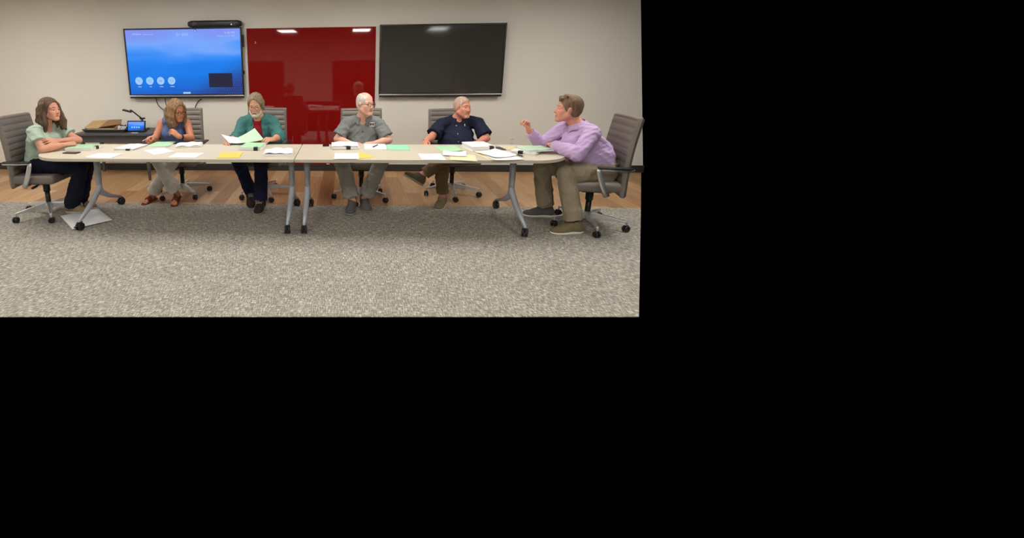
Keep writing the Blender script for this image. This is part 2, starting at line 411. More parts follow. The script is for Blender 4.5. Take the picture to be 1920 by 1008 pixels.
class Field:
    def __init__(s, lo, hi, h):
        s.h = h; s.lo = vv(lo); s.n = np.ceil((vv(hi) - s.lo) / h).astype(int) + 1
        s.D = np.full(s.n, 1.0, dtype=np.float32)
        s.ax = [(s.lo[i] + h * np.arange(s.n[i])).astype(np.float32) for i in range(3)]
    def sub(s, lo, hi):
        sl = []
        for i in range(3):
            a = int(max(0, math.floor((lo[i] - s.lo[i]) / s.h))); b = int(min(s.n[i], math.ceil((hi[i] - s.lo[i]) / s.h) + 1))
            if b <= a: return None, None
            sl.append(slice(a, b))
        X = s.ax[0][sl[0]][:, None, None]; Y = s.ax[1][sl[1]][None, :, None]; Z = s.ax[2][sl[2]][None, None, :]
        return tuple(sl), (X, Y, Z)
    @staticmethod
    def cone_d(P, a, b, ra, rb):
        X, Y, Z = P; d = vv(b) - vv(a); L2 = float(d @ d) + 1e-12
        x, y, z = X - a[0], Y - a[1], Z - a[2]
        t = np.clip((x * d[0] + y * d[1] + z * d[2]) / L2, 0, 1)
        return np.sqrt((x - t * d[0]) ** 2 + (y - t * d[1]) ** 2 + (z - t * d[2]) ** 2) - (ra + (rb - ra) * t)
    @staticmethod
    def ell_d(P, c, r, R):
        X, Y, Z = P; x, y, z = X - c[0], Y - c[1], Z - c[2]
        q = [x * R[0, i] + y * R[1, i] + z * R[2, i] for i in range(3)]
        k0 = np.sqrt(sum((q[i] / r[i]) ** 2 for i in range(3))); k1 = np.sqrt(sum((q[i] / r[i] ** 2) ** 2 for i in range(3))) + 1e-9
        return k0 * (k0 - 1) / k1
    @staticmethod
    def ecap_d(P, a, b, w0, d0, w1, d1, lat):
        X, Y, Z = P; d = vv(b) - vv(a); L = np.linalg.norm(d); u = d / L
        lat = nrm(vv(lat) - u * (vv(lat) @ u)); f = np.cross(u, lat)
        x, y, z = X - a[0], Y - a[1], Z - a[2]
        al = x * u[0] + y * u[1] + z * u[2]; t = np.clip(al / L, 0, 1); e = al - t * L
        w = w0 + (w1 - w0) * t; dp = d0 + (d1 - d0) * t; m = np.minimum(w, dp)
        q = np.sqrt(((x * lat[0] + y * lat[1] + z * lat[2]) / w) ** 2 + ((x * f[0] + y * f[1] + z * f[2]) / dp) ** 2 + (e / m) ** 2)
        return (q - 1) * m
    def prim(s, p, P):
        k = p[0]
        if k == 'cone': d = s.cone_d(P, p[1], p[2], p[3], p[4])
        elif k == 'ell': d = s.ell_d(P, p[1], p[2], p[3])
        else: d = s.ecap_d(P, *p[1:8])
        return d
    @staticmethod
    def bounds(p):
        if p[0] == 'cone':
            r = max(p[3], p[4]); a, b = vv(p[1]), vv(p[2]); return np.minimum(a, b) - r, np.maximum(a, b) + r
        if p[0] == 'ell':
            r = max(p[2]); return vv(p[1]) - r, vv(p[1]) + r
        r = max(p[3:7]); a, b = vv(p[1]), vv(p[2]); return np.minimum(a, b) - r, np.maximum(a, b) + r
    def add(s, p, k=0.01, clips=(), grow=0.0):
        lo, hi = s.bounds(p); pad = k + 0.035 + grow
        sl, P = s.sub(lo - pad, hi + pad)
        if sl is None: return
        d = s.prim(p, P) - grow
        for c, n in clips: d = np.maximum(d, (P[0] - c[0]) * n[0] + (P[1] - c[1]) * n[1] + (P[2] - c[2]) * n[2])
        D = s.D[sl]; h = np.maximum(k - np.abs(D - d), 0)
        s.D[sl] = np.minimum(D, d) - h * h / (4 * k)
    def cut(s, p, k=0.006, grow=0.0):
        lo, hi = s.bounds(p); pad = k + 0.035 + grow
        sl, P = s.sub(lo - pad, hi + pad)
        if sl is None: return
        d = -(s.prim(p, P) - grow)
        D = s.D[sl]; h = np.maximum(k - np.abs(D - d), 0)
        s.D[sl] = np.maximum(D, d) + h * h / (4 * k)
    def clip(s, c, n, lo=None, hi=None):
        if lo is None: lo, hi = s.lo, s.lo + s.n * s.h
        sl, P = s.sub(lo, hi)
        if sl is None: return
        s.D[sl] = np.maximum(s.D[sl], (P[0] - c[0]) * n[0] + (P[1] - c[1]) * n[1] + (P[2] - c[2]) * n[2])
    def wrinkle(s, amp, seed, freq=1.0, dirbias=None):
        I = np.argwhere(np.abs(s.D) < 0.03)
        if len(I) == 0: return
        Q = s.lo + I * s.h; rng = np.random.default_rng(seed); f = np.zeros(len(Q))
        warp = 0.5 * np.sin(Q @ vv((13, 9, 11)) + seed) + 0.5 * np.sin(Q @ vv((-7, 15, 8)) + 2 * seed)
        for wl, a in ((0.15, 1.0), (0.10, 0.8), (0.07, 0.6), (0.05, 0.4)):
            d = rng.normal(size=3)
            if dirbias is not None: d = d * 0.45 + vv(dirbias)
            d = nrm(d); f -= a * (1 - 2 * np.abs(np.sin(np.pi * freq * (Q @ d) / wl + rng.uniform(0, 6) + 1.6 * warp)) ** 0.7)
        s.D[tuple(I.T)] += (amp * (0.45 * f - 0.35)).astype(np.float32)
    def mesh(s):
        D, h = s.D, s.h; B = D < 0
        nx, ny, nz = B.shape
        cnt = np.zeros((nx - 1, ny - 1, nz - 1), dtype=np.uint8)
        for a in (0, 1):
            for b in (0, 1):
                for c in (0, 1): cnt += B[a:nx - 1 + a, b:ny - 1 + b, c:nz - 1 + c]
        idx = np.argwhere((cnt > 0) & (cnt < 8))
        if len(idx) == 0: return np.zeros((0, 3)), []
        acc = np.zeros((len(idx), 3)); num = np.zeros(len(idx))
        cor = [(a, b, c) for a in (0, 1) for b in (0, 1) for c in (0, 1)]
        val = {q: D[idx[:, 0] + q[0], idx[:, 1] + q[1], idx[:, 2] + q[2]] for q in cor}
        for q in cor:
            for ax in range(3):
                if q[ax] == 0:
                    q2 = list(q); q2[ax] = 1; q2 = tuple(q2)
                    d0, d1 = val[q], val[q2]; m = (d0 < 0) != (d1 < 0)
                    t = d0[m] / (d0[m] - d1[m]); pos = np.tile(vv(q), (m.sum(), 1)); pos[:, ax] = t
                    acc[m] += pos; num[m] += 1
        V = s.lo + h * (idx + acc / num[:, None])
        vid = np.full((nx - 1, ny - 1, nz - 1), -1, dtype=np.int64); vid[tuple(idx.T)] = np.arange(len(idx))
        F = []
        for ax in range(3):
            o1, o2 = [(1, 2), (2, 0), (0, 1)][ax]
            lo_ = [slice(None)] * 3; hi_ = [slice(None)] * 3
            lo_[ax] = slice(0, -1); hi_[ax] = slice(1, None)
            A, Bq = B[tuple(lo_)], B[tuple(hi_)]
            E = np.argwhere(A != Bq)
            E = E[(E[:, o1] > 0) & (E[:, o2] > 0) & (E[:, o1] < B.shape[o1] - 1) & (E[:, o2] < B.shape[o2] - 1)]
            e = np.zeros(3, int)
            def at(d1, d2):
                q = E.copy(); q[:, o1] -= d1; q[:, o2] -= d2; return vid[tuple(q.T)]
            f = np.stack([at(1, 1), at(0, 1), at(0, 0), at(1, 0)], 1)
            flip = ~A[tuple(E.T)]
            f[flip] = f[flip][:, ::-1]
            F.append(f)
        return V, np.concatenate(F)
    def obj(s, name, mat, parent=None, origin=(0, 0, 0), mats=None, midx_fn=None):
        V, F = s.mesh()
        me = bpy.data.meshes.new(name)
        V2 = (V - vv(origin)).astype(np.float32)
        me.vertices.add(len(V2)); me.vertices.foreach_set('co', V2.ravel())
        F = np.asarray(F, dtype=np.int32)
        me.loops.add(len(F) * 4); me.loops.foreach_set('vertex_index', F.ravel())
        me.polygons.add(len(F)); me.polygons.foreach_set('loop_start', np.arange(0, len(F) * 4, 4, dtype=np.int32))
        try: me.polygons.foreach_set('loop_total', np.full(len(F), 4, dtype=np.int32))
        except Exception: pass
        for m in (mats or [mat]): me.materials.append(m)
        if midx_fn is not None:
            C = V[F].mean(1); me.polygons.foreach_set('material_index', midx_fn(C).astype(np.int32))
        me.polygons.foreach_set('use_smooth', np.ones(len(F), dtype=bool))
        me.update(calc_edges=True); me.validate()
        o = bpy.data.objects.new(name, me); col.objects.link(o)
        if parent is not None: o.parent = parent
        return o

I3 = np.eye(3)
QB, QC = 0.0050, 0.0062          # voxel of bodies, of clothes

class Frame:
    """local frame: x = own left, y = forward, z = up"""
    def __init__(s, o, fwd, upv, sc=1.0):
        s.o = vv(o); y = nrm(fwd); z = vv(upv); z = nrm(z - y * (z @ y)); x = np.cross(z, y)   # own left
        s.R = np.stack([x, y, z], 1); s.sc = sc
    def p(s, q): return s.o + s.R @ (vv(q) * s.sc)
    def cone(s, a, b, ra, rb): return ('cone', s.p(a), s.p(b), ra * s.sc, rb * s.sc)
    def ell(s, c, r, rot=None): return ('ell', s.p(c), [x * s.sc for x in r], s.R if rot is None else s.R @ rot)
    def loc(s, P): return (P - s.o) @ s.R / s.sc
    def mat(s): return Matrix([list(s.R[i]) + [s.o[i]] for i in range(3)] + [[0, 0, 0, 1]])

def rotx(a): c, s = math.cos(a), math.sin(a); return vv([[1, 0, 0], [0, c, -s], [0, s, c]])
def roty(a): c, s = math.cos(a), math.sin(a); return vv([[c, 0, s], [0, 1, 0], [-s, 0, c]])

def head_prims(H, J, male, jowl=1.0, nose=1.0):
    A = []
    A.append((H.ell((0, -.018, .038), (.074, .096, .082)), .01))
    A.append((H.ell((0, .022, -.03), (.061 * jowl, .07, .086)), .02))
    j = .030 if male else .026
    for x in (-1, 1):
        A.append((H.cone((x * .046 * jowl, .0, -.058), (x * .016, .062, -.098), j, j * .88), .02))
        A.append((H.cone((x * .036, .058, -.03), (x * .026, .066, -.06), .026, .022), .02))
        A.append((H.cone((x * .012, .0735, .022), (x * .044, .060, .020), .011 if male else .009, .010), .016))
        A.append((H.ell((x * .076, -.006, -.008), (.012, .02, .032), roty(x * .25)), .006))
        A.append((H.cone((x * .011, .091, -.038), (x * .011, .084, -.036), .009, .009), .006))
    A.append((H.cone((0, .079, .010), (0, .098 * nose, -.032), .010, .0135), .010))
    A.append((H.cone((-.010, .076, -.102), (.010, .076, -.102), .018, .018), .018))
    A.append((H.cone((-.016, .0775, -.062), (.016, .0775, -.062), .0085, .0085), .006))
    A.append((H.cone((-.013, .0770, -.074), (.013, .0770, -.074), .0085, .0085), .006))
    return A

def hand_prims(wr, d, dorsal, side, curl=(0.5, 0.6, 0.7, 0.75), thumb=0.35, sc=1.0, point=None):
    y = nrm(d); z = vv(dorsal); z = nrm(z - y * (z @ y)); x = np.cross(y, z)
    R = np.stack([x, y, z], 1); wr = vv(wr)
    W = lambda q: wr + R @ (vv(q) * sc)
    A = []
    bx = [side * v for v in (.028, .010, -.009, -.027)]; ky = (.086, .090, .086, .078)
    Ls = ((.042, .026, .021), (.046, .030, .022), (.042, .027, .021), (.034, .021, .019))
    for i in range(4):
        A.append((('cone', W((bx[i] * .55, .005, 0)), W((bx[i], ky[i] - .006, .002)), .0155 * sc, .0115 * sc), .012))
    for i in range(4):
        p = vv((bx[i], ky[i], .001)); a = 0.0
        sp = side * (.10, .03, -.05, -.13)[i]
        for jn in range(3):
            a += curl[i] * (1.0, 1.15, 0.75)[jn]
            q = p + vv((math.sin(sp) * Ls[i][jn], math.cos(a) * Ls[i][jn], -math.sin(a) * Ls[i][jn]))
            r = (.0092, .0084, .0074)[jn]
            A.append((('cone', W(p), W(q), r * sc, (r - .0007) * sc), .004 if jn == 0 else .003)); p = q
    t0 = vv((side * .020, .018, -.008)); t1 = vv((side * (.046 - .012 * thumb), .052, -.016 - .022 * thumb)); t2 = vv((side * (.050 - .034 * thumb), .082, -.022 - .040 * thumb)); t3 = vv((side * (.046 - .050 * thumb), .106, -.026 - .046 * thumb))
    A += [(('cone', W(t0), W(t1), .0155 * sc, .0115 * sc), .008), (('cone', W(t1), W(t2), .0108 * sc, .0098 * sc), .004), (('cone', W(t2), W(t3), .0096 * sc, .0078 * sc), .003)]
    return A

def shoe(parent, origin, an, d, upv, mat, solemat, L=.29, w=.05, lace=None, tall=.105, upper_open=True, name='shoe', heel=.0):
    """one shoe; an = point on the sole below the ankle, d = toe direction"""
    H = Frame(an, d, upv)
    f = Field(np.min([H.p((x, y, z)) for x in (-.09, .09) for y in (-.12, .26) for z in (-.03, .16)], 0), np.max([H.p((x, y, z)) for x in (-.09, .09) for y in (-.12, .26) for z in (-.03, .16)], 0), .0045)
    k = L / .29
    f.add(H.cone((0, -.045 * k, .045), (0, .07 * k, .045), .041, .040), .01)
    f.add(H.cone((0, -.01 * k, tall - .022), (0, .095 * k, .046), .043, .036), .025)
    f.add(H.ell((0, .125 * k, .030), (w, .085 * k, .036)), .03)
    f.add(H.ell((0, -.04 * k, .05), (.037, .05, .05)), .02)
    f.add(H.cone((0, -.03 * k, .06), (0, -.02 * k, tall), .047, .046), .02, clips=[(H.p((0, 0, tall)), H.R[:, 2])])
    f.clip(H.p((0, 0, .012)), -H.R[:, 2])
    o = f.obj(name, mat, parent, origin)
    g = Field(f.lo, f.lo + f.n * f.h, .0045)
    g.add(H.ell((0, .115 * k, .010), (w + .005, .098 * k, .022)), .01)
    g.add(H.ell((0, -.03 * k, .012), (.041, .066, .024)), .05)
    g.add(H.cone((0, -.03, .012), (0, .09, .010), .036, .042), .03)
    g.clip(H.p((0, 0, .024)), H.R[:, 2]); g.clip(H.p((0, 0, .001)), -H.R[:, 2])
    g.obj('sole', solemat, o, origin)
    if lace is not None:
        mb = MB(); bvh = BVHTree.FromPolygons([v.co.copy() for v in o.data.vertices], [tuple(p_.vertices) for p_ in o.data.polygons])
        for i in range(4):
            yy = (.022 + .019 * i) * k; zz = (tall + .008) - .0135 * i
            P = []
            for x in (-1, -.5, 0, .5, 1):
                q = H.p((x * .026, yy - abs(x) * .006, .22)) - vv(origin)
                hit = bvh.ray_cast(Vector(q), Vector(-H.R[:, 2]))[0]
                P.append((vv(hit) + H.R[:, 2] * .002) if hit is not None else H.p((x * .026, yy, zz)) - vv(origin))
            mb.tube(P, .0035, 6)
        mb.obj('laces', lace, o, True)
    return o

def collar(parent, origin, nb, axis, fwd, mat, r0=.062, r1=.078, hh=.045, gap=.55, drop=.05, name='collar'):
    ax = nrm(axis); f = nrm(vv(fwd) - ax * (vv(fwd) @ ax)); lt = np.cross(ax, f)
    mb = MB(); org = vv(origin)
    def fn(u, v):
        a = gap + u * (2 * math.pi - 2 * gap)             # angle from front
        ed = min(u, 1 - u)
        pt = max(0, 1 - ed / .12)
        r = (r0 + .004) if v < .34 else r0 + (r1 - r0) * (v - .34) / .66 + .004
        z = hh * (v / .34) - hh * .35 if v < .34 else hh * .65 - (hh * .95 + pt * drop) * (v - .34) / .66
        rr = r + pt * .02 * max(0, (v - .34))
        return vv(nb) + ax * z + f * (math.cos(a) * rr * 1.05) + lt * (math.sin(a) * rr) - org
    mb.grid(fn, 40, 10)
    return mb.obj(name, mat, parent, True, solid=.004)

def glasses(parent, origin, H, mat, rw=.0235, rh=.0175, rr=.0022, half=False):
    mb = MB(); org = vv(origin); z0 = -.002; y0 = .099
    lens = MB()
    for x in (-1, 1):
        P = []
        for k in range(21):
            a = 2 * math.pi * k / 20; ca, sa = math.cos(a), math.sin(a)
            sx = math.copysign(abs(ca) ** .75, ca); sz = math.copysign(abs(sa) ** .75, sa)
            P.append(H.p((x * .033 + sx * rw, y0 - .012 * abs(sx * rw * 20 + x * .3) ** 2 * .5, z0 + sz * rh)) - org)
        mb.tube(P, rr, 6, cap=False)
        lens.add([H.p((x * .033, y0 - .001, z0)) - org] + P[:-1], [(0, i + 1, (i + 1) % 20 + 1) for i in range(20)])
        mb.tube([H.p(q) - org for q in ((x * .056, y0 - .006, z0 + .006), (x * .072, y0 - .028, z0 + .007), (x * .080, .02, z0 + .006), (x * .081, -.012, z0 + .002), (x * .078, -.03, z0 - .016))], rr * .9, 6)
    mb.tube([H.p(q) - org for q in ((-.012, y0, z0 + .004), (0, y0 + .004, z0 + .008), (.012, y0, z0 + .004))], rr, 6)
    g = mb.obj('glasses', mat, parent, True)
    lens.obj('lens', M['lens'], g)
    return g

def eyes(parent, origin, H, iris, browmat, skinmat, z=-.002, y=.0695, squint=0.0):
    org = vv(origin)
    for x in (-1, 1):
        mb = MB(); mb.sphere((0, 0, 0), .0118, 16)
        V = [vv(v) for v in mb.V]
        mi = []
        for f in mb.F:
            c = sum(V[i] for i in f) / len(f); c = nrm(c)
            mi.append(2 if c[1] > .93 else (1 if c[1] > .76 else 0))
        W = [H.p(vv((x * .032, y, z)) + v) - org for v in V]
        mesh_obj('eye', W, mb.F, None, parent, True, [EYEW, iris, EYEP], mi)
        b = MB()
        b.tube([H.p(q) - org for q in ((x * .014, .0885, .0235), (x * .026, .0865, .0275), (x * .038, .079, .0275), (x * .050, .066, .020))], [.0018, .0030, .0028, .0014], 6, flat=.7)
        b.obj('eyebrow', browmat, parent, True)
EYEW = pbr('eye_white', S(222, 214, 206), 0.25)
EYEP = pbr('pupil', (0.01, 0.01, 0.01), 0.15)
IRB = pbr('iris_brown', S(82, 58, 40), 0.2)
IRL = pbr('iris_blue', S(92, 116, 132), 0.2)
MOUTHM = pbr('mouth_dark', S(96, 48, 44), 0.5)
LIPM = pbr('lip_rose', S(196, 126, 112), 0.4)
LIPF = pbr('lip_red', S(192, 108, 100), 0.35)

def make_person(label, J, male=True, sk=None, lip=None, build=None):
    """J: world joint positions. builds the continuous body, then build(ctx) adds clothes and hair"""
    root = thing('person', (J['pelvis'][0], J['pelvis'][1], 0), 0, label, 'person')
    org = vv(root.location)
    s = 1.0 if male else 0.92
    lat = nrm(vv(J['shL']) - vv(J['shR'])); upv = nrm(vv(J['neckb']) - vv(J['pelvis']))
    plat = nrm(vv(J['hipL']) - vv(J['hipR'])); fwd = nrm(np.cross(lat, upv))
    H = Frame(J['head'], J['face'], J.get('headup', (0, 0, 1)), J.get('hs', 1.0 if male else .95))
    belly = J.get('belly', 0.0)
    waist = lerp(J['pelvis'], J['chest'], .48)
    T = []                       # torso primitives shared with the clothes
    T.append((('ecap', vv(J['pelvis']), waist, .165 * s, .115 * s, (.145 + belly * .6) * s, (.105 + belly) * s, plat), .03))
    T.append((('ecap', waist, vv(J['chest']), (.145 + belly * .6) * s, (.105 + belly) * s, .165 * s, .112 * s, lat), .05))
    T.append((('ecap', vv(J['chest']), lerp(J['chest'], J['neckb'], .62), .165 * s, .112 * s, .115 * s, .078 * s, lat), .03))
    if belly > 0: T.append((('ell', waist + fwd * (.03 + belly * .5), [.12, .12, .12], I3), .06))
    for k in 'LR':
        sh = vv(J['sh' + k])
        T.append((('cone', vv(J['neckb']) + upv * .015, lerp(J['neckb'], sh, .82) + upv * .006, .042 * s, .042 * s), .025))
        T.append((('cone', lerp(J['neckb'], sh, .7), sh, .050 * s, .050 * s), .025))
    if not male:
        for x in (-1, 1): T.append((('ell', vv(J['chest']) + lat * x * .068 + fwd * .085 + upv * .03, [.058, .058, .06], I3), .04))
    hipj = {}
    Lg, Am = {}, {}
    for k in 'LR':
        Lg[k] = [(('cone', vv(J['hip' + k]), vv(J['kn' + k]), .092 * s, .062 * s), .04), (('cone', vv(J['kn' + k]), lerp(J['kn' + k], J['an' + k], .35), .06 * s, .058 * s), .02),
                 (('cone', lerp(J['kn' + k], J['an' + k], .3), vv(J['an' + k]), .058 * s, .037 * s), .02)]
        Am[k] = [(('cone', vv(J['sh' + k]), vv(J['el' + k]), .048 * s, .041 * s), .02), (('cone', vv(J['el' + k]), lerp(J['el' + k], J['wr' + k], .35), .041 * s, .042 * s), .012),
                 (('cone', lerp(J['el' + k], J['wr' + k], .3), vv(J['wr' + k]), .042 * s, .027 * s), .012)]
    pts = [vv(J[k]) for k in J if isinstance(J[k], tuple) and len(J[k]) == 3 and k not in ('face', 'headup', 'hand_noop')  and not k.startswith(('hd', 'dor', 'toe', 'fup'))]
    lo = np.min(pts, 0) - .24; hi = np.max(pts, 0) + .24; lo[2] = -.01
    B = Field(lo, hi, QB)
    for p, k in T: B.add(p, k)
    for k in 'LR':
        for p, kk in Lg[k]: B.add(p, kk)
        an = vv(J['an' + k]); toe = nrm(J['toe' + k]); fu = vv(J.get('fup' + k, (0, 0, 1)))
        B.add(('cone', an, an - fu * .045 - toe * .02, .036 * s, .03 * s), .015)
        B.add(('cone', an - fu * .05 + toe * .0, an - fu * .062 + toe * .12 * s, .030 * s, .020 * s), .02)
        if J.get('bare'):
            lt = np.cross(toe, fu)
            for q in (-2, -1, 0, 1, 2):
                B.add(('cone', an - fu * .062 + toe * .11 * s + lt * q * .013, an - fu * .07 + toe * (.15 - abs(q + .7) * .006) * s + lt * q * .016, .010, .0085), .004)
    nk = H.p((0, -.028, -.07))
    B.add(('cone', vv(J['neckb']) - upv * .02, nk, (.062 if male else .052), (.056 if male else .047)), .03)
    for p, k in head_prims(H, J, male, J.get('jowl', 1.0 if male else .94), J.get('nose', 1.0)): B.add(p, k)
    for x in (-1, 1): B.cut(H.ell((x * .032, .098, -.001), (.017, .018, .011)), .012)
    for x in (-1, 1): B.add(H.cone((x * .021, .0775, .0075), (x * .044, .0715, .0065), .0075, .0075), .004)
    if False: B.cut(H.cone((-.022, .0905, -.068), (.022, .0905, -.068), .0018, .0018), .003)
    for k in 'LR':
        for p, kk in Am[k]: B.add(p, kk)
    for k, sd in (('L', 1), ('R', -1)):
        for p, kk in hand_prims(J['wr' + k], J['hd' + k], J['dor' + k], sd, J.get('curl' + k, (.5, .6, .7, .75)), J.get('th' + k, .35), s * .98): B.add(p, kk)
    body = B.obj('body', sk, root, org)
    sm = bool(J.get('smile')); g_ = .0045 if sm else 0.0; w_ = .0255 if sm else .0215; cz = .003 if sm else 0.0
    bvh = BVHTree.FromPolygons([v.co.copy() for v in body.data.vertices], [tuple(p_.vertices) for p_ in body.data.polygons])
    def onface(x, z, lift):
        q = H.p((x, .2, z)) - org; hit = bvh.ray_cast(Vector(q), Vector(-H.R[:, 1]))[0]
        return (vv(hit) if hit is not None else H.p((x, .085, z)) - org) + H.R[:, 1] * lift
    ts = np.linspace(-1, 1, 13)
    lp = MB()
    lp.tube([onface(t * w_, -.0665 + .0028 * (1 - t * t) + cz * t * t + g_ * .6 * (1 - t * t) - .0012 * math.exp(-(t / .15) ** 2), -.0002) for t in ts], [.0008 + .0030 * (1 - t * t) ** .7 for t in ts], 8)
    lp.tube([onface(t * w_ * .94, -.0690 - .0042 * (1 - t * t) + cz * t * t - g_ * (1 - t * t), -.0002) for t in ts], [.0008 + .0042 * (1 - t * t) ** .7 for t in ts], 8)
    lp.obj('lips', lip or LIPM, root, True)
    ml = MB(); ml.tube([onface(t * (w_ + .001), -.0678 + cz * t * t - g_ * .5 * (1 - t * t), .0012) for t in ts], [.0005 + .0013 * (1 - t * t) + g_ * .7 * (1 - t * t) for t in ts], 6); ml.obj('mouth_line', MOUTHM, root, True)
    if sm:
        th = MB(); th.tube([onface(t * .017, -.0655 + cz * t * t * .4, .0032) for t in ts], [.0008 + .0026 * (1 - t ** 4) for t in ts], 8); th.obj('teeth', M['teeth'], root, True)
    ctx = dict(root=root, org=org, H=H, T=T, Lg=Lg, Am=Am, J=J, s=s, lat=lat, plat=plat, up=upv, fwd=fwd, lo=lo, hi=hi, waist=waist, body=body)
    return ctx

def top_garment(c, name, mat, off=.014, sleeve=.7, loose=.02, hem=None, hemn=(0, 0, -1), seed=1, amp=.005, neck=.012, vneck=(.05, .05), long=None, opening=None, cuffloose=.0, nosleeve=False, freq=1.0, parent=None, blouse=0.0, fold=(.45, .2, 1), extra=()):
    J, s = c['J'], c['s']
    f = Field(np.minimum(c['lo'], c['lo']), c['hi'], QC)
    for p, k in c['T']: f.add(p, k, grow=off)
    if blouse: f.add(('ell', c['waist'] + c['fwd'] * .02, [.15 * s + blouse, .125 * s + blouse, .12], I3), .05)
    for q in extra: f.add(q, .06)
    if hem is not None: f.clip(vv(hem), nrm(hemn))
    if nosleeve:
        for k, x in (('L', 1), ('R', -1)):
            f.cut(('ell', vv(J['sh' + k]) + c['lat'] * x * .045, [.075, .12, .13], np.stack([c['lat'], c['fwd'], c['up']], 1)), .01)
    else:
        for k in 'LR':
            sh, el, wr = vv(J['sh' + k]), vv(J['el' + k]), vv(J['wr' + k]); r0 = .046 * s + off + loose * .35
            if long is None:
                e = lerp(sh, el, sleeve); d = nrm(el - sh)
                f.add(('cone', sh, lerp(sh, el, sleeve + .05), r0, .045 * s + off + loose), .02, clips=[(e, d)])
            else:
                lg = long[k] if isinstance(long, dict) else long
                f.add(('cone', sh, el, r0, .042 * s + off + loose * .6), .02)
                e = lerp(el, wr, lg); d = nrm(wr - el)
                f.add(('cone', el, lerp(el, wr, lg + .2), .042 * s + off + loose * .6, .030 * s + off * .6 + loose * .2 + cuffloose), .015, clips=[(e, d)])
    f.wrinkle(amp * 1.3, seed, freq * .8, fold); f.wrinkle(amp * .8, seed + 70, freq * 1.7, (-fold[0], fold[1], fold[2] * .8))
    nb = vv(J['neckb']); nk = c['H'].p((0, -.028, -.07)); nd = nrm(nk - nb)
    f.cut(('cone', nb - nd * .005, nb + nd * .25, (.062 if s == 1 else .052) + neck, (.062 if s == 1 else .052) + neck), .004)
    if vneck: f.cut(('ell', nb + c['fwd'] * (.075) - c['up'] * .01, [vneck[0], .07, vneck[1]], np.stack([c['lat'], c['fwd'], c['up']], 1)), .006)
    if opening:
        w, ztop, zbot = opening
        a = nb + c['fwd'] * .14; b = c['waist'] + c['fwd'] * .16
        f.cut(('ecap', a, b, w, .12, w * 1.5, .12, c['lat']), .006)
    o = f.obj(name, mat, parent or c['root'], c['org'])
    return o

def trousers(c, mat, off=.016, flare=.0, hemat=.93, waist=None, seed=3, amp=.006, name='trousers', hemR=None):
    J, s = c['J'], c['s']
    lo = c['lo'].copy(); hi = c['hi'].copy(); hi[2] = c['waist'][2] + .12
    f = Field(lo, hi, QC)
    f.add(c['T'][0][0], .04, grow=off - .002)
    if waist is not None: f.clip(vv(waist), nrm(c['up']))
    for k in 'LR':
        h, kn, an = vv(J['hip' + k]), vv(J['kn' + k]), vv(J['an' + k])
        f.add(('cone', h, kn, .098 * s + off, .064 * s + off), .04)
        d = nrm(an - kn); e = lerp(kn, an, hemat)
        hr = hemR or (.044 * s + off + flare)
        f.add(('cone', kn, lerp(kn, an, hemat), .064 * s + off, hr), .02, clips=[(e, d)])
        f.add(('cone', lerp(kn, an, hemat * .8), lerp(kn, an, hemat + .3), (.064 * s + off) * .2 + hr * .8, hr), .01, clips=[(e, d)])
        # cuffs end flat
        sl, P = f.sub(e - .13, e + .13)
        if sl is not None:
            r = np.sqrt((P[0] - an[0]) ** 2 + (P[1] - an[1]) ** 2 + (P[2] - an[2]) ** 2)
            pl = (P[0] - e[0]) * d[0] + (P[1] - e[1]) * d[1] + (P[2] - e[2]) * d[2]
            D = f.D[sl]; m = (r < .16) & (pl > 0)
            other = 'R' if k == 'L' else 'L'
            oth = f.cone_d(P, vv(J['kn' + other]), lerp(J['kn' + other], J['an' + other], hemat), .06 + off, hr)
            D[m & (oth > .0)] = np.maximum(D[m & (oth > .0)], pl[m & (oth > .0)])
            f.D[sl] = D
    f.wrinkle(amp * 1.2, seed, .9); f.wrinkle(amp * .6, seed + 70, 1.7)
    return f.obj(name, mat, c['root'], c['org'])

def hair_cap(c, mat, grow=.012, h=.0045, face=((0, .088, -.035), (.098, .080, .108)), low=-.075, extra=(), top=None, strands=0.0, seed=1, name='hair', cuts=(), backlow=None):
    H = c['H']; hs = H.sc
    pts = [H.o - .2, H.o + .2]
    for e in extra: pts += [H.p(e[0]) - .06, H.p(e[1]) + .06, H.p(e[1]) - .06, H.p(e[0]) + .06]
    f = Field(np.min(pts, 0), np.max(pts, 0), h)
    f.add(H.ell((0, -.020, .038), (.074 + grow, .096 + grow, .082 + grow)), .01)
    f.add(H.ell((0, -.035, -.015), (.066 + grow, .070 + grow, .075)), .03)
    f.clip(H.p((0, 0, low)), -H.R[:, 2])
    f.cut(H.ell(*face), .008)
    if top: f.cut(H.ell(*top), .02)
    for q in cuts: f.cut(H.ell(*q), .008)
    for e in extra: f.add(H.cone(e[0], e[1], e[2], e[3]), .022)
    I = np.argwhere(np.abs(f.D) < .02); Q = H.loc(f.lo + I * f.h)
    ang = np.arctan2(Q[:, 0], -Q[:, 1] + .2)
    n = np.sin(ang * 46 + 5 * np.sin(Q[:, 2] * 22 + seed)) * .5 + np.sin(ang * 87 + 7 * np.sin(Q[:, 2] * 15 + 2 * seed)) * .35 + .25 * np.sin(Q[:, 0] * 150 + 4 * np.sin(Q[:, 1] * 30)) * (Q[:, 2] > .06)
    f.D[tuple(I.T)] += (n * strands).astype(np.float32)
    return f.obj(name, mat, c['root'], c['org'])

def part_field(c, name, mat, prims, h=.004, cuts=(), clips=(), k=.008, parent=None):
    b = [Field.bounds(p) for p in prims]
    f = Field(np.min([x[0] for x in b], 0) - .02, np.max([x[1] for x in b], 0) + .02, h)
    for p in prims: f.add(p, k)
    for p in cuts: f.cut(p, .004)
    for q, n in clips: f.clip(q, n)
    return f.obj(name, mat, parent or c['root'], c['org'])
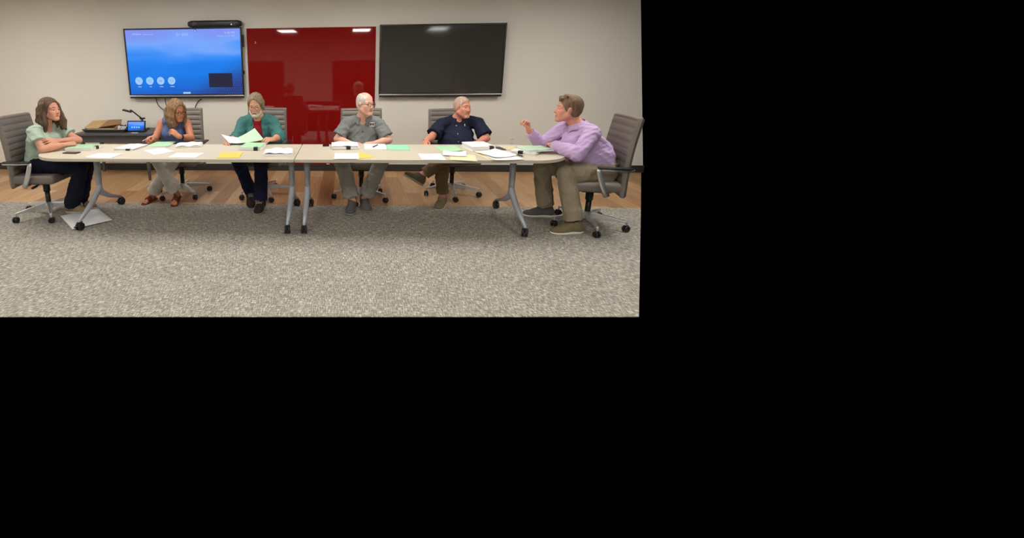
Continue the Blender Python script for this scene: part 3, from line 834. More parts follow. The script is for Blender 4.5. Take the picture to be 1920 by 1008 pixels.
# ------------------------------------------------------------------ the room
YW = 6.458                       # face of the back wall
CEIL = 2.62
def structure(o): o['kind'] = 'structure'; return o

# only the stretch of room the photograph takes in is built to its right and in front
XR0, XR1 = 4.262, 3.862          # where the back wall leaves the picture, at its foot and at its top
m = MB(); m.add([(-6.0, YW, 0), (XR0, YW, 0), (XR1, YW, CEIL), (-6.0, YW, CEIL), (-6.0, YW + .1, 0), (XR0, YW + .1, 0), (XR1, YW + .1, CEIL), (-6.0, YW + .1, CEIL)],
    [(0, 1, 2, 3), (5, 4, 7, 6), (1, 5, 6, 2), (4, 0, 3, 7), (3, 2, 6, 7), (4, 5, 1, 0)])
structure(m.obj('wall_back', M['wall']))
YC = 4.818                       # the carpet ends here
def cutx(y): return 1.853 + (y - 2.635) * (4.262 - 1.853) / (6.5 - 2.635)
m = MB(); m.prism([(-6.0, YC), (cutx(YC), YC), (cutx(YW + .1), YW + .1), (-6.0, YW + .1)], -.004, 0.0)
structure(m.obj('floor', M['oak']))
m = MB(); m.prism([(-6.0, 2.282), (1.853, 2.645), (cutx(YC), YC), (-6.0, YC)], -.004, 0.002)
cp = m.obj('carpet', M['carpet']); tag(cp, 'grey and beige cross-woven carpet covering the front of the room', 'carpet')
m = MB(); m.box(((XR0 - 6.0) / 2, YW - .005, .052), (XR0 + 6.0, .01, .104))
structure(m.obj('baseboard_back', M['base']))
m = MB(); m.box((-6.05, .4, CEIL / 2), (.1, 12.4, CEIL)); structure(m.obj('wall_left', M['wall']))
m = MB(); m.box((-.9, -5.8, CEIL / 2), (10.2, .1, CEIL)); structure(m.obj('wall_front', M['wall']))
m = MB(); m.box((-.95, .4, CEIL + .05), (10.1, 12.4, .1)); structure(m.obj('ceiling', M['ceiling']))
for k, (x0, x1, z0, z1) in enumerate(((-4.14, -2.68, .05, 1.66), (-.65, 1.15, .05, 1.66))):  # unseen dark panels added on the front wall for the red board to reflect
    f = MB(); f.box(((x0 + x1) / 2, -5.72, (z0 + z1) / 2), (x1 - x0, .06, z1 - z0)); d = f.obj('window_%d' % (k + 1), M['base']); structure(d)
    g = MB(); g.box(((x0 + x1) / 2, -5.685, (z0 + z1) / 2), (x1 - x0 - .1, .01, z1 - z0 - .1)); g.obj('pane', M['blackgloss'], d)
n_l = 0
for yy in (-2.05, 1.17, 4.4):
    for xx in (-4.44, -2.0, .43, 2.87):
        t = thing('ceiling_light', (xx, yy, CEIL), 0, 'white recessed ceiling light panel over the room', 'light', 'ceiling light panels')
        f = MB()
        for sx in (-1, 1): f.box((sx * .29, 0, -.008), (.03, 1.23, .016))
        for sy in (-1, 1): f.box((0, sy * .6, -.008), (.56, .03, .016))
        f.obj('frame', M['white'], t)
        d = MB(); d.box((0, 0, -.004), (.55, 1.17, .008)); d.obj('diffuser', M['lightpanel'], t)

# ------------------------------------------------------------------ wall displays, red glass board, video bar
TW, TH, TZ = 1.714, .99, 1.1105
def display(x, label, on):
    t = thing('wall_display', (x, YW, TZ), 0, label, 'screen')
    F = -.09                     # front face
    b = MB(); b.box((TW / 2, -.045, TH / 2 + .02), (TW - .03, .06, TH - .04)); b.box((TW / 2, -.008, TH / 2), (.7, .016, .5)); b.obj('back_housing', M['black'], t, bevel=.006)
    fr = MB(); bz = .021
    for z, h in ((TH - bz / 2, bz), (.035 + bz / 2, bz)): fr.box((TW / 2, F + .02, z), (TW, .04, h))
    for xx in (bz / 2, TW - bz / 2): fr.box((xx, F + .02, TH / 2 + .015), (bz, .04, TH - .03))
    fr.obj('bezel', M['black'], t, bevel=.003)
    tr = MB(); tr.box((TW / 2, F + .015, .030), (TW, .046, .017)); tr.obj('silver_trim', M['trimsilver'], t, bevel=.003)
    bb = MB(); bb.box((TW / 2, F + .022, .010), (TW - .012, .04, .022)); bb.obj('bottom_bar', M['black'], t, bevel=.003)
    sx0, sx1, sz0, sz1 = bz, TW - bz, .035 + bz, TH - bz
    sc = MB(); sc.box(((sx0 + sx1) / 2, F + .012, (sz0 + sz1) / 2), (sx1 - sx0, .008, sz1 - sz0))
    so = sc.obj('screen', M['screen'] if on else M['tvoff'], t)
    return t, so, (sx0, sx1, sz0, sz1), F + .0075
tL, scr, (sx0, sx1, sz0, sz1), yF = display(-3.219, 'wall-mounted screen lit up blue with four round icons, left of the red board', True)
SW, SH = sx1 - sx0, sz1 - sz0
def sxy(u, v): return sx0 + u * SW, sz0 + v * SH
for i in range(4):
    x, z = sxy(.083 + i * .0975, .213)
    ic = MB(); ic.lathe([(.0001, 0), (.056, 0), (.056, .0006), (.0001, .0006)], (0, 0, 0), 'y', 28)
    o = ic.obj('icon', M['icon'], scr); o.location = (x, yF - .0008, z)
    g = MB()
    if i == 0: g.tube([(-.022, 0, .016), (.0, 0, .004), (.008, 0, -.016)], .004, 6); g.tube([(-.022, 0, .016), (.02, 0, .012)], .003, 6)
    elif i == 1: g.tube([(.016 * math.cos(a), 0, .016 * math.sin(a)) for a in np.linspace(.4, 5.9, 16)], .0035, 6); g.tube([(.0, 0, 0), (.012, 0, -.004)], .003, 6)
    elif i == 2: g.box((-.006, 0, 0), (.03, .002, .022)); g.box((.016, 0, 0), (.012, .002, .014))
    else: g.box((0, 0, .012), (.04, .002, .006)); g.box((0, 0, -.012), (.04, .002, .006)); g.box((-.018, 0, 0), (.006, .002, .03)); g.box((.018, 0, 0), (.006, .002, .03))
    gl = g.obj('glyph', M['iconink'], o); gl.location = (0, -.002, 0)
    c = MB(); w = (.052, .032, .052, .062)[i]; c.box((0, 0, 0), (w, .001, .010)); cc = c.obj('caption_line', M['icon'], scr); cc.location = (x + .006, yF - .001, z - .084)
x, z = sxy(.075, .935); c = MB(); c.box((.06, 0, 0), (.13, .001, .022)); c.box((.23, 0, -.006), (.15, .001, .012)); c.obj('room_caption', M['textdim'], scr).location = (x - .02, yF - .001, z)
x, z = sxy(.455, .925)
g = MB(); g.tube([(0, 0, -.028), (0, 0, .024), (.040, 0, -.002), (.015, 0, -.018)], .0040, 6); g.obj('logo_mark', M['texton'], scr).location = (x, yF - .003, z)
text_obj('logo_text', 'poly', .058, M['texton'], (x + .065, yF - .001, z - .016), scr)
x, z = sxy(.955, .922); text_obj('clock_text', '4:38 PM', .046, M['texton'], (x, yF - .001, z), scr, 'RIGHT')
x, z = sxy(.955, .882); text_obj('date_text', 'Monday, Jun 10 2024', .030, M['texton'], (x, yF - .001, z), scr, 'RIGHT')
x0, z0 = sxy(.708, .105); x1, z1 = sxy(.915, .325)
c = MB(); c.box(((x0 + x1) / 2, yF - .001, (z0 + z1) / 2), (x1 - x0, .001, z1 - z0)); c.obj('self_view_window', M['inset'], scr)
x, z = sxy(.505, .02); c = MB(); c.box((x, yF - .001, z), (.11, .001, .026)); c.obj('tab_button', M['icon'], scr)
x, z = sxy(.615, .975); c = MB(); c.lathe([(.0001, 0), (.013, 0), (.013, .0006), (.0001, .0006)], (0, 0, 0), 'y', 20); cb = c.obj('camera_dot', M['icon'], scr); cb.location = (x, yF - .004, z)
c = MB(); c.lathe([(.013, 0), (.019, 0), (.019, .003), (.013, .003)], (0, 0, 0), 'y', 24); c.obj('camera_clip', M['black'], tL).location = (x, yF - .002, z + .003)
c = MB(); c.box((TW + .012, -.05, .80), (.024, .04, .17)); c.obj('side_module', M['black'], tL, bevel=.008)
c = MB(); c.box((TW + .006, -.05, .36), (.016, .03, .05)); c.obj('side_module', M['black'], tL, bevel=.005)
tR, scr2, _, _ = display(.4384, 'wall-mounted screen switched off and dark, right of the red board', False)

t = thing('glass_board', (-.53, YW - .003, .105), 0, 'large glossy red glass writing board between the two screens', 'board')
b = MB(); b.box((0, -.010, .989), (1.835, .008, 1.977)); b.obj('glass_panel', M['redglass'], t, bevel=.002)
for sx in (-1, 1):
    for z in (.15, 1.85):
        b = MB(); b.lathe([(.012, 0), (.012, .006)], (sx * .8, -.006, z), 'y', 12); b.obj('standoff', M['silver'], t)
b = MB(); b.tube([(-.80 + .012 * math.cos(a), -.0150, 1.782 + .012 * math.sin(a)) for a in np.linspace(-2.2, 1.9, 12)], .003, 6); b.obj('logo_mark', M['white'], t)
b = MB(); b.box((.235, -.016, .006), (.05, .010, .012)); b.obj('bottom_clip', M['white'], t, bevel=.002)  # small white block at the lower edge of the board

t = thing('video_bar', (-1.88, YW - .075, TZ + TH), 0, 'black video conference bar with two lenses mounted above the lit screen', 'camera')
def barfn(u, v):
    x = (u - .5) * .765; e = abs(u - .5) * 2; hh = .047 - .018 * max(0, (e - .84) / .16) ** 1.5 - .003 * math.exp(-((u - .47) / .02) ** 2); dd = .045 - .012 * max(0, (e - .84) / .16)
    a = 2 * math.pi * v; ca, sa = math.cos(a), math.sin(a)
    return (x, math.copysign(abs(ca) ** .6, ca) * dd, .047 + math.copysign(abs(sa) ** .6, sa) * hh)
b = MB(); b.grid(barfn, 41, 29); b.F += [tuple(v * 41 for v in range(28)), tuple(v * 41 + 40 for v in range(27, -1, -1))]; b.obj('body', M['black'], t, True)
for x in (-.285, .285):
    b = MB(); b.lathe([(.028, 0), (.028, -.006), (.020, -.008), (.0001, -.004)], (x, -.044, .048), 'y', 20); b.obj('lens', M['blackgloss'], t)
    b = MB(); b.lathe([(.029, -.002), (.0315, -.002), (.0315, -.007), (.029, -.007)], (x, -.044, .048), 'y', 24); b.obj('lens_ring', M['tray'], t)
b = MB(); b.lathe([(.008, 0), (.008, -.004)], (.245, -.044, .032), 'y', 12); b.obj('indicator_light', emit('led', (1, 1, 1), 1.0), t)
b = MB(); b.box((0, .045, -.02), (.2, .04, .1)); b.obj('bracket', M['black'], t)

# outlets, cables
def outlet(x, z, label, w=.075, h=.118, low=True):
    t = thing('wall_outlet', (x, YW, z), 0, label, 'outlet')
    b = MB(); b.box((0, -.003, 0), (w, .006, h)); b.obj('cover_plate', M['white'], t, bevel=.002)
    for s in (-1, 1):
        b = MB(); b.box((0, -.0065, s * h * .22), (w * .5, .004, h * .26)); b.obj('socket', pbr('ivory', S(214, 210, 200), .4), t, bevel=.001)
outlet(2.374, .458, 'white wall outlet low on the wall beside the man in the lilac shirt')
outlet(1.285, 1.095, 'white cable plate on the wall just under the dark screen', .13, .075)
outlet(1.492, 1.098, 'small white socket plate right of the cable plate under the dark screen', .085, .07)
outlet(-2.33, 1.09, 'white socket plate on the wall just under the lit screen', .16, .07)
def cable(P, label, r=.006):
    # smooth the polyline
    Q = [Vector(p) for p in P]
    for _ in range(3):
        R = [Q[0]]
        for a, b in zip(Q[:-1], Q[1:]): R += [a * .75 + b * .25, a * .25 + b * .75]
        Q = R + [Q[-1]]
    b = MB(); b.tube(Q, r, 8); tag(b.obj('cable', M['black'], None, True), label, 'cable')
yb = YW - .02
cable([(-2.86, yb, 1.13), (-2.83, yb - .02, 1.0), (-2.72, yb, .90), (-2.64, yb, .84), (-2.68, yb, .70), (-2.80, yb, .55), (-2.82, yb, .40)], 'black cable looping widest to the left below the lit screen')
cable([(-2.72, yb, 1.13), (-2.70, yb - .025, 1.0), (-2.66, yb - .02, .90), (-2.62, yb - .02, .78), (-2.60, yb - .02, .40)], 'black cable hanging in the middle of the bundle below the lit screen')
cable([(-2.60, yb, 1.13), (-2.60, yb - .04, 1.02), (-2.62, yb - .04, .92), (-2.70, yb - .04, .80), (-2.76, yb - .04, .62)], 'black cable dropping straight and rightmost of the bundle below the lit screen')
cable([(-2.16, yb, 1.085), (-2.20, yb - .02, 1.07), (-2.26, yb - .02, .98), (-2.28, yb, .90), (-2.28, yb, .60)], 'short black cable curving down from the socket plate behind the blue-topped woman', .007)

# ------------------------------------------------------------------ side desk and what stands on it
DZ = .668
t = thing('side_desk', (-3.26, 6.11, 0), 0, 'charcoal side desk with tapered legs against the wall under the lit screen', 'desk')
b = MB(); b.box((0, 0, DZ - .015), (1.10, .60, .03)); b.obj('desktop', M['deskdark'], t, bevel=.004)
b = MB()
for y in (-.25, .25): b.box((0, y, DZ - .08), (.98, .02, .10))
for x in (-.48, .48): b.box((x, 0, DZ - .08), (.02, .5, .10))
b.obj('apron', M['deskdark'], t, bevel=.002)
for sx in (-1, 1):
    for sy in (-1, 1):
        b = MB(); V = []
        for z, w, k in ((DZ - .03, .026, 0), (0.0, .015, .02)):
            cx, cy = sx * (.455 + k), sy * (.235 + k)
            V += [(cx - w, cy - w, z), (cx + w, cy - w, z), (cx + w, cy + w, z), (cx - w, cy + w, z)]
        b.add(V, [(0, 1, 2, 3), (7, 6, 5, 4), (0, 4, 5, 1), (1, 5, 6, 2), (2, 6, 7, 3), (3, 7, 4, 0)]); b.obj('leg', M['deskdark'], t, bevel=.003)

def tz(x, y, z): return (x, y, z)
t = thing('serving_tray', (-3.42, 6.10, DZ), 0, 'shallow dark tray on the side desk under the open cardboard box', 'tray')
b = MB(); b.add([(-.27, -.16, 0), (.27, -.16, 0), (.27, .16, 0), (-.27, .16, 0), (-.31, -.19, .045), (.31, -.19, .045), (.31, .19, .045), (-.31, .19, .045)], [(3, 2, 1, 0), (0, 1, 5, 4), (1, 2, 6, 5), (2, 3, 7, 6), (3, 0, 4, 7)]); b.obj('tray_body', M['tray'], t, solid=.008)
t = thing('cardboard_box', (-3.53, 6.13, DZ + .014), .05, 'open brown cardboard box with a raised flap in the dark tray', 'box')
b = MB(); b.add([(-.18, -.12, 0), (.2, -.12, 0), (.2, .12, 0), (-.18, .12, 0), (-.18, -.12, .035), (.2, -.12, .035), (.2, .12, .09), (-.18, .12, .09)], [(3, 2, 1, 0), (0, 1, 5, 4), (1, 2, 6, 5), (2, 3, 7, 6), (3, 0, 4, 7)]); b.obj('box_body', M['card'], t, solid=.005)
b = MB(); b.add([(-.18, -.12, .035), (-.22, -.13, .045), (-.2, .10, .115), (.02, .10, .125), (-.02, -.13, .035)], [(0, 4, 3, 2, 1)]); b.obj('lid_flap', M['card'], t, solid=.005)
b = MB(); b.add([(-.02, -.10, .045), (.24, .02, .075), (.22, .12, .13), (.03, .10, .125)], [(0, 1, 2, 3)]); b.obj('inner_flap', pbr('cardboard_inside', S(150, 116, 80), .85), t, solid=.005)
t = thing('charger_bundle', (-3.22, 6.06, DZ + .012), 0, 'tangle of white and dark charging leads in the right end of the tray', 'cables')
b = MB(); P = []
for i in range(60):
    a = i * .55; P.append((math.cos(a) * (.05 + .02 * math.sin(i * 1.7)), math.sin(a) * .04, .035 + .025 * math.sin(i * .9)))
b.tube(P, .007, 6); b.obj('white_lead', M['white'], t, True)
b = MB(); b.tube([(p[0] * .9 + .02, p[1] * .8 + .01, p[2] + .012) for p in P[::2]], .006, 6); b.obj('black_lead', M['black'], t, True)
t = thing('touch_panel', (-2.97, 5.98, DZ), -.03, 'small tabletop touch panel showing a blue screen on the side desk', 'tablet')
Rt = Matrix.Rotation(math.radians(-14), 3, 'X')
b = MB(); b.box((0, 0, .082), (.268, .014, .155), Rt); b.obj('housing', M['blackgloss'], t, bevel=.006)
b = MB(); b.box((0, 0, 0), (.236, .002, .125)); s_ = b.obj('screen', M['screen'], t); s_.location = (0, -.0085, .084); s_.rotation_euler = (math.radians(-14), 0, 0)
for i in range(4):
    b = MB(); b.lathe([(.0001, 0), (.011, 0), (.011, -.001), (.0001, -.001)], (-.058 + i * .034, -.0018, -.015), 'y', 14); b.obj('icon', M['texton'], s_)
b = MB(); b.box((0, .05, .012), (.2, .1, .02)); b.obj('foot', M['black'], t, bevel=.004)
t = thing('stylus', (-2.95, 5.862, DZ + .006), 0, 'short white stylus lying in front of the touch panel', 'stylus')
b = MB(); b.tube([(-.045, 0, 0), (.045, .01, 0)], .006, 8); b.obj('barrel', M['white'], t, True)
t = thing('document_camera', (-2.985, 6.2, DZ), 0, 'black document camera on a jointed arm behind the touch panel', 'camera')
b = MB(); b.box((0, 0, .012), (.14, .14, .024)); b.obj('base', M['black'], t, bevel=.006)
b = MB(); b.tube([(.0, 0, .02), (.0, 0, .17)], .016, 10); b.tube([(-.03, 0, .165), (.045, 0, .165)], .012, 8); b.obj('post', M['black'], t, True)
b = MB(); b.tube([(0, -.01, .165), (-.13, -.03, .285)], .010, 8); b.obj('arm', M['black'], t, True)
b = MB(); b.box((-.19, -.035, .278), (.13, .05, .022), Matrix.Rotation(.25, 3, 'Y')); b.tube([(-.13, -.03, .285), (-.15, -.03, .285)], .014, 8); b.obj('camera_head', M['black'], t, bevel=.005)
t = thing('metal_rod', (-3.085, 6.36, DZ), 0, 'thin grey metal rod standing behind the document camera arm', 'rod')
b = MB(); b.tube([(0, 0, 0), (0, 0, .20)], .004, 8); b.box((0, 0, .004), (.05, .05, .008)); b.obj('rod', M['trimsilver'], t, True)

# ------------------------------------------------------------------ the two conference tables
TZT, TY0, TY1 = .737, 3.909, 4.671
def table(x0, x1, round_left, legs, label):
    t = thing('conference_table', ((x0 + x1) / 2, (TY0 + TY1) / 2, 0), 0, label, 'table')
    cx = (x0 + x1) / 2; hx = (x1 - x0) / 2; hy = (TY1 - TY0) / 2; r = hy + .01
    O = []
    if round_left:
        O = [(hx, -hy), (hx, hy)] + [(-hx + r + r * math.cos(a) , hy * math.sin(a)) for a in np.linspace(math.pi / 2, 3 * math.pi / 2, 33)]
    else:
        O = [(-hx, hy), (-hx, -hy)] + [(hx - r + r * math.cos(a), hy * math.sin(a)) for a in np.linspace(-math.pi / 2, math.pi / 2, 33)]
    b = MB(); b.prism(O, TZT - .030, TZT); b.obj('tabletop', M['ash'], t, bevel=.003)
    b = MB()
    lx0, lx1 = legs[0] - cx, legs[1] - cx
    b.box(((lx0 + lx1) / 2, 0.06, TZT - .055), (abs(lx1 - lx0), .05, .05)); b.obj('beam', M['silver'], t, bevel=.004)
    for lx in (lx0, lx1):
        b = MB()
        b.tube([(lx, .08, TZT - .03), (lx, .08, TZT - .3), (lx, .075, .32)], [.031, .029, .026], 14, flat=1.25, cap=True)
        b.tube([(lx, .08, .40), (lx, .06, .31), (lx, -.10, .20), (lx, -.335, .095)], [.024, .032, .028, .015], 12)
        b.tube([(lx, .08, .36), (lx, .09, .27), (lx, .24, .185), (lx, .48, .10)], [.022, .034, .025, .014], 12)
        b.tube([(lx, -.335, .10), (lx, -.335, .07)], .014, 10); b.tube([(lx, .48, .10), (lx, .48, .07)], .013, 10)
        b.box((lx, .05, TZT - .037), (.10, .30, .014))
        lg = b.obj('leg', M['silver'], t, True)
        for y in (-.335, .48):
            w = MB(); ang = random.uniform(-.5, .5); R = Matrix.Rotation(ang, 3, 'Z')
            for s in (-1, 1):
                w.lathe([(.012, s * .006), (.036, s * .008), (.040, s * .014), (.040, s * .022), (.034, s * .027), (.0001, s * .028)], (0, 0, 0), 'x', 20)
            w.box((0, 0, .028), (.03, .05, .04)); w.box((0, -.05, .012), (.028, .03, .010))
            w.V = [tuple(R @ Vector(v) + Vector((lx, y, .042))) for v in w.V]
            w.obj('caster', M['black'], lg, bevel=.002)
    return t
table(-3.118, -.494, True, (-2.64, -.575), 'left pale wood conference table with rounded left end')
table(-.486, 2.052, False, (-.415, 1.640), 'right pale wood conference table with rounded right end')

# ------------------------------------------------------------------ chairs
def chair_meshes():
    P = {}
    # seat cushion: rounded front, slight dish
    f = Field((-.30, -.30, .36), (.32, .30, .56), .009)
    f.add(('ecap', vv((-.20, 0, .455)), vv((.20, 0, .455)), .255, .047, .25, .047, vv((0, 1, 0))), .01)
    sl, X = f.sub(f.lo, f.lo + f.n * f.h)
    bx = np.maximum(np.maximum(np.abs(X[0]) - .215, np.abs(X[1]) - .22), np.abs(X[2] - .452) - .014)
    dx, dy, dz = np.maximum(np.abs(X[0] - .030) - .190, 0), np.maximum(np.abs(X[1]) - .22, 0), np.maximum(np.abs(X[2] - .452) - .012, 0)
    f.D = (np.sqrt(dx ** 2 + dy ** 2 + dz ** 2) - .034 + 0 * bx).astype(np.float32)
    P['seat'] = f
    return P
def back_fn(front, hb):
    def fn(u, v):
        z = .365 + v * hb
        w = .265 - .020 * v
        uu = (u - .5) * 2
        x = -.178 - .075 * v - .02 * math.sin(v * math.pi) * -1
        x += .018 * (1 - uu * uu) * -1
        edge = max(0, abs(uu) - .86) / .14
        tp = max(0, (v - .965) / .035); bt = max(0, (.03 - v) / .03)
        th = .042 * math.sqrt(max(0, 1 - edge ** 2.4)) * math.sqrt(max(0.02, 1 - tp ** 2)) * math.sqrt(max(.02, 1 - bt ** 2))
        if front:
            ph = (v * 11.5) % 1.0
            rib = (abs(math.sin(math.pi * ph)) ** .28) * .021 - .021
            rib *= 1 if abs(uu) < .86 else max(0, 1 - (abs(uu) - .86) / .05)
            return (x + th * .8 + rib, uu * w, z)
        return (x - th * .65, uu * w, z)
    return fn
SEATF = chair_meshes()['seat'].mesh()
chair_src = None
def chair(x, y, yaw, label, spin=0.0, hb=.735):
    t = thing('office_chair', (x, y, 0), yaw, label, 'chair', 'taupe ribbed office chairs round the tables')
    mesh_obj('seat', SEATF[0], SEATF[1], M['vinyl'], t, True)
    b = MB(); b.grid(back_fn(True, hb), 41, 150)
    nb = len(b.V); b.grid(back_fn(False, hb), 41, 40)
    # close the rim
    top_f = [149 * 41 + i for i in range(41)]; top_b = [nb + 39 * 41 + i for i in range(41)]
    for i in range(40):
        b.F.append((top_f[i], top_f[i + 1], top_b[i + 1], top_b[i])); b.mi.append(0)
        b.F.append((i + 1, i, nb + i, nb + i + 1)); b.mi.append(0)
    b.obj('backrest', M['vinyl'], t, True)
    for s in (-1, 1):
        a = MB(); a.tube([(-.03, s * .285, .385), (.015, s * .290, .48), (.055, s * .292, .60), (.062, s * .290, .628), (.045, s * .288, .640)], [.026, .025, .024, .023, .016], 10, flat=.5, upv=(1, 0, 0))
        a.tube([(-.03, s * .29, .395), (-.03, s * .2, .395)], .014, 8)
        a.tube([(.05, s * .288, .637), (-.10, s * .286, .632), (-.235, s * .270, .628)], [.015, .013, .012], 8, flat=.6)
        ar = a.obj('armrest', M['chrome'], t, True)
        p = MB(); p.box((-.07, s * .288, .650), (.28, .05, .018)); p.obj('arm_pad', M['black'], ar, bevel=.008, segs=3)
    m_ = MB(); m_.box((-.02, 0, .388), (.26, .20, .05)); m_.box((-.16, 0, .395), (.18, .12, .03)); m_.box((-.02, 0, .413), (.40, .40, .02)); m_.obj('tilt_mechanism', M['black'], t, bevel=.008)
    l_ = MB(); l_.tube([(.03, -.08, .385), (.03, -.20, .378)], .007, 8); l_.tube([(.03, -.19, .378), (.03, -.26, .374)], .013, 8); l_.obj('tilt_lever', M['black'], t, True)
    c = MB(); c.tube([(0, 0, .38), (0, 0, .27)], .034, 14); c.tube([(0, 0, .28), (0, 0, .10)], .025, 14); c.obj('gas_column', M['black'], t, True)
    hub = MB(); hub.lathe([(.03, .085), (.048, .09), (.05, .13), (.035, .15)], n=20); hub.obj('hub', M['chrome'], t, True)
    for k in range(5):
        a = spin + k * 2 * math.pi / 5; ca, sa = math.cos(a), math.sin(a)
        g = MB(); Vs = []
        for r, w, z0, z1 in ((.035, .028, .085, .145), (.18, .020, .092, .128), (.325, .014, .088, .105)):
            Vs += [(r * ca - q * w * sa, r * sa + q * w * ca, z) for q, z in ((-1, z0), (1, z0), (.75, z1), (-.75, z1))]
        g.add(Vs, [(0, 3, 2, 1), (8, 9, 10, 11)] + [(i * 4 + j, i * 4 + (j + 1) % 4, i * 4 + 4 + (j + 1) % 4, i * 4 + 4 + j) for i in range(2) for j in range(4)])
        g.tube([(.322 * ca, .322 * sa, .10), (.322 * ca, .322 * sa, .055)], .009, 8)
        lg = g.obj('base_leg', M['chrome'], t, bevel=.003)
        w = MB(); an = a + random.uniform(-1.2, 1.2); R = Matrix.Rotation(an, 3, 'Z')
        for s in (-1, 1): w.lathe([(.010, s * .004), (.028, s * .006), (.031, s * .011), (.031, s * .018), (.026, s * .024), (.0001, s * .025)], (0, 0, 0), 'x', 18)
        w.box((0, .004, .018), (.02, .03, .03))
        w.V = [tuple(R @ Vector(v) + Vector((.325 * ca, .325 * sa, .033))) for v in w.V]
        w.obj('caster', M['black'], lg, bevel=.0015)
    return t
chair(-3.255, 4.40, .03, 'taupe ribbed office chair at far left under the woman in pale green', .30)
chair(-2.06, 5.20, math.radians(-86), 'taupe ribbed office chair under the woman in the blue sleeveless top', .72, .69)
chair(-1.02, 5.20, math.radians(-93), 'taupe ribbed office chair under the bearded man in the teal shirt', .45, .69)
chair(.16, 5.09, math.radians(-90), 'taupe ribbed office chair under the man in the grey polo', 1.03, .69)
chair(1.27, 5.30, math.radians(-82), 'taupe ribbed office chair under the man in the navy shirt', 1.05, .66)
chair(2.350, 4.27, math.radians(180 - 7), 'taupe ribbed office chair at far right behind the man in lilac', .23)
# ------------------------------------------------------------------ papers and small things on the tables
TT = TZT + .0006
LW, LH = .2159, .2794
def sheet(name, x, y, rot, w, h, mat, label, z=TT, curl=0.0, cat='paper', group=None, lift=(0, 0), seed=0):
    t = MB(); rng = random.Random(seed); ph = rng.uniform(0, 6)
    def fn(u, v):
        X, Y = (u - .5) * w, (v - .5) * h
        zz = curl * (abs(u - .5) * 2) ** 2 * .5 + .0015 * (1 + math.sin(u * 5 + ph) * math.cos(v * 4 + ph)) + lift[0] * max(0, u - .55) ** 2 * 4 + lift[1] * max(0, v - .5) ** 2 * 4
        return (X, Y, zz)
    t.grid(fn, 13, 13)
    o = t.obj(name, mat, None, True, solid=.0006)
    o.location = (x, y, z + .0004); o.rotation_euler = (0, 0, math.radians(rot))
    return tag(o, label, cat, group)

def clip(parent, x, y, z, rot, h):
    b = MB(); w = .042
    R = Matrix.Rotation(math.radians(rot), 3, 'Z')
    b.add([(-w / 2, 0, -h / 2 - .001), (w / 2, 0, -h / 2 - .001), (w / 2, 0, h / 2 + .001), (-w / 2, 0, h / 2 + .001), (-w / 2, .022, -h / 2 + .000), (w / 2, .022, -h / 2), (w / 2, .022, h / 2 + .004), (-w / 2, .022, h / 2 + .004)],
          [(0, 1, 2, 3), (2, 1, 5, 6), (3, 2, 6, 7), (0, 3, 7, 4), (1, 0, 4, 5)])
    b.add([(-w / 2, -.002, h / 2 - .001), (w / 2, -.002, h / 2 - .001), (w / 2, .026, h / 2 + .005), (-w / 2, .026, h / 2 + .005)], [(0, 1, 2, 3)])
    b.V = [tuple(R @ Vector(v)) for v in b.V]
    off_ = R @ Vector((0, -.006, 0))
    o = b.obj('binder_clip', M['black'], parent, solid=.0014); o.location = (x + off_.x, y + off_.y, z)
    hd = MB(); hd.tube([tuple(R @ Vector(q)) for q in ((-.012, .022, h / 2 + .004), (-.014, .05, h / 2 + .006), (0, .058, h / 2 + .0065), (.014, .05, h / 2 + .006), (.012, .022, h / 2 + .004))], .0011, 6)
    hd.obj('wire_handle', M['chrome'], o, True)
    return o

def stack(x, y, rot, w, h, th, top, label, clips=(), layers=5, messy=.004, crumple=0.0, seed=1, group=None, cover=None, z=TT):
    t = thing('document_stack', (x, y, z), math.radians(rot), label, 'papers', group); rng = random.Random(seed)
    b = MB(); zz = 0.0; lay = th / layers
    for i in range(layers):
        dx, dy, a = rng.uniform(-1, 1) * messy, rng.uniform(-1, 1) * messy, rng.uniform(-1, 1) * messy * 3
        b.box((dx, dy, zz + lay / 2), (w, h, lay * .97), Matrix.Rotation(a, 3, 'Z')); zz += lay
    b.obj('pages', M['paper'], t)
    c = MB(); ph = rng.uniform(0, 6)
    def fn(u, v):
        X, Y = (u - .5) * (w + .003), (v - .5) * (h + .003)
        cr = crumple * (.6 + .5 * math.sin(u * 7 + ph) * math.cos(v * 5 - ph) + .4 * math.sin(u * 13 + v * 9 + ph)) * (.3 + 2.8 * u * (1 - u))
        return (X, Y, th + .0012 + cr + .0012 * math.sin(u * 4 + ph) ** 2)
    c.grid(fn, 21, 21); c.obj('top_sheet', top, t, True, solid=.0007)
    for (cx, cy, cr) in clips: clip(t, cx, cy, th / 2 + .0005, cr, th)
    return t

stack(-2.768, 4.385, 1, LH, LW, .028, M['green'], 'thick stack with green cover sheet beside the black phone at the left table end', [(LH / 2 + .001, .005, 90)], seed=2)
stack(-2.285, 4.445, -5, LW, LH, .014, M['printed'], 'white printed stack with black clip on its front edge, next to the second green stack', [(.045, -LH / 2 - .001, 0)], layers=4, messy=.010, seed=3, crumple=.004)
stack(-2.03, 4.615, 4, LW, LH, .010, M['green'], 'thin green-topped stack in front of the woman in the blue top', layers=3, messy=.008, seed=4)
stack(-1.70, 4.56, 13, .245, .22, .017, M['paper'], 'white folded papers with curled edges right of the blue-topped woman', layers=3, messy=.014, crumple=.008, seed=5)
stack(-.985, 4.455, -2, LW, LH, .030, M['green'], 'green-topped clipped stack under the papers the bearded man reads', [(.062, -LH / 2 - .001, 0)], seed=6, messy=.005)
stack(-.665, 4.16, 7, .27, .25, .022, M['poly'], 'crumpled white packet near the join of the two tables', layers=2, messy=.012, crumple=.016, seed=7)
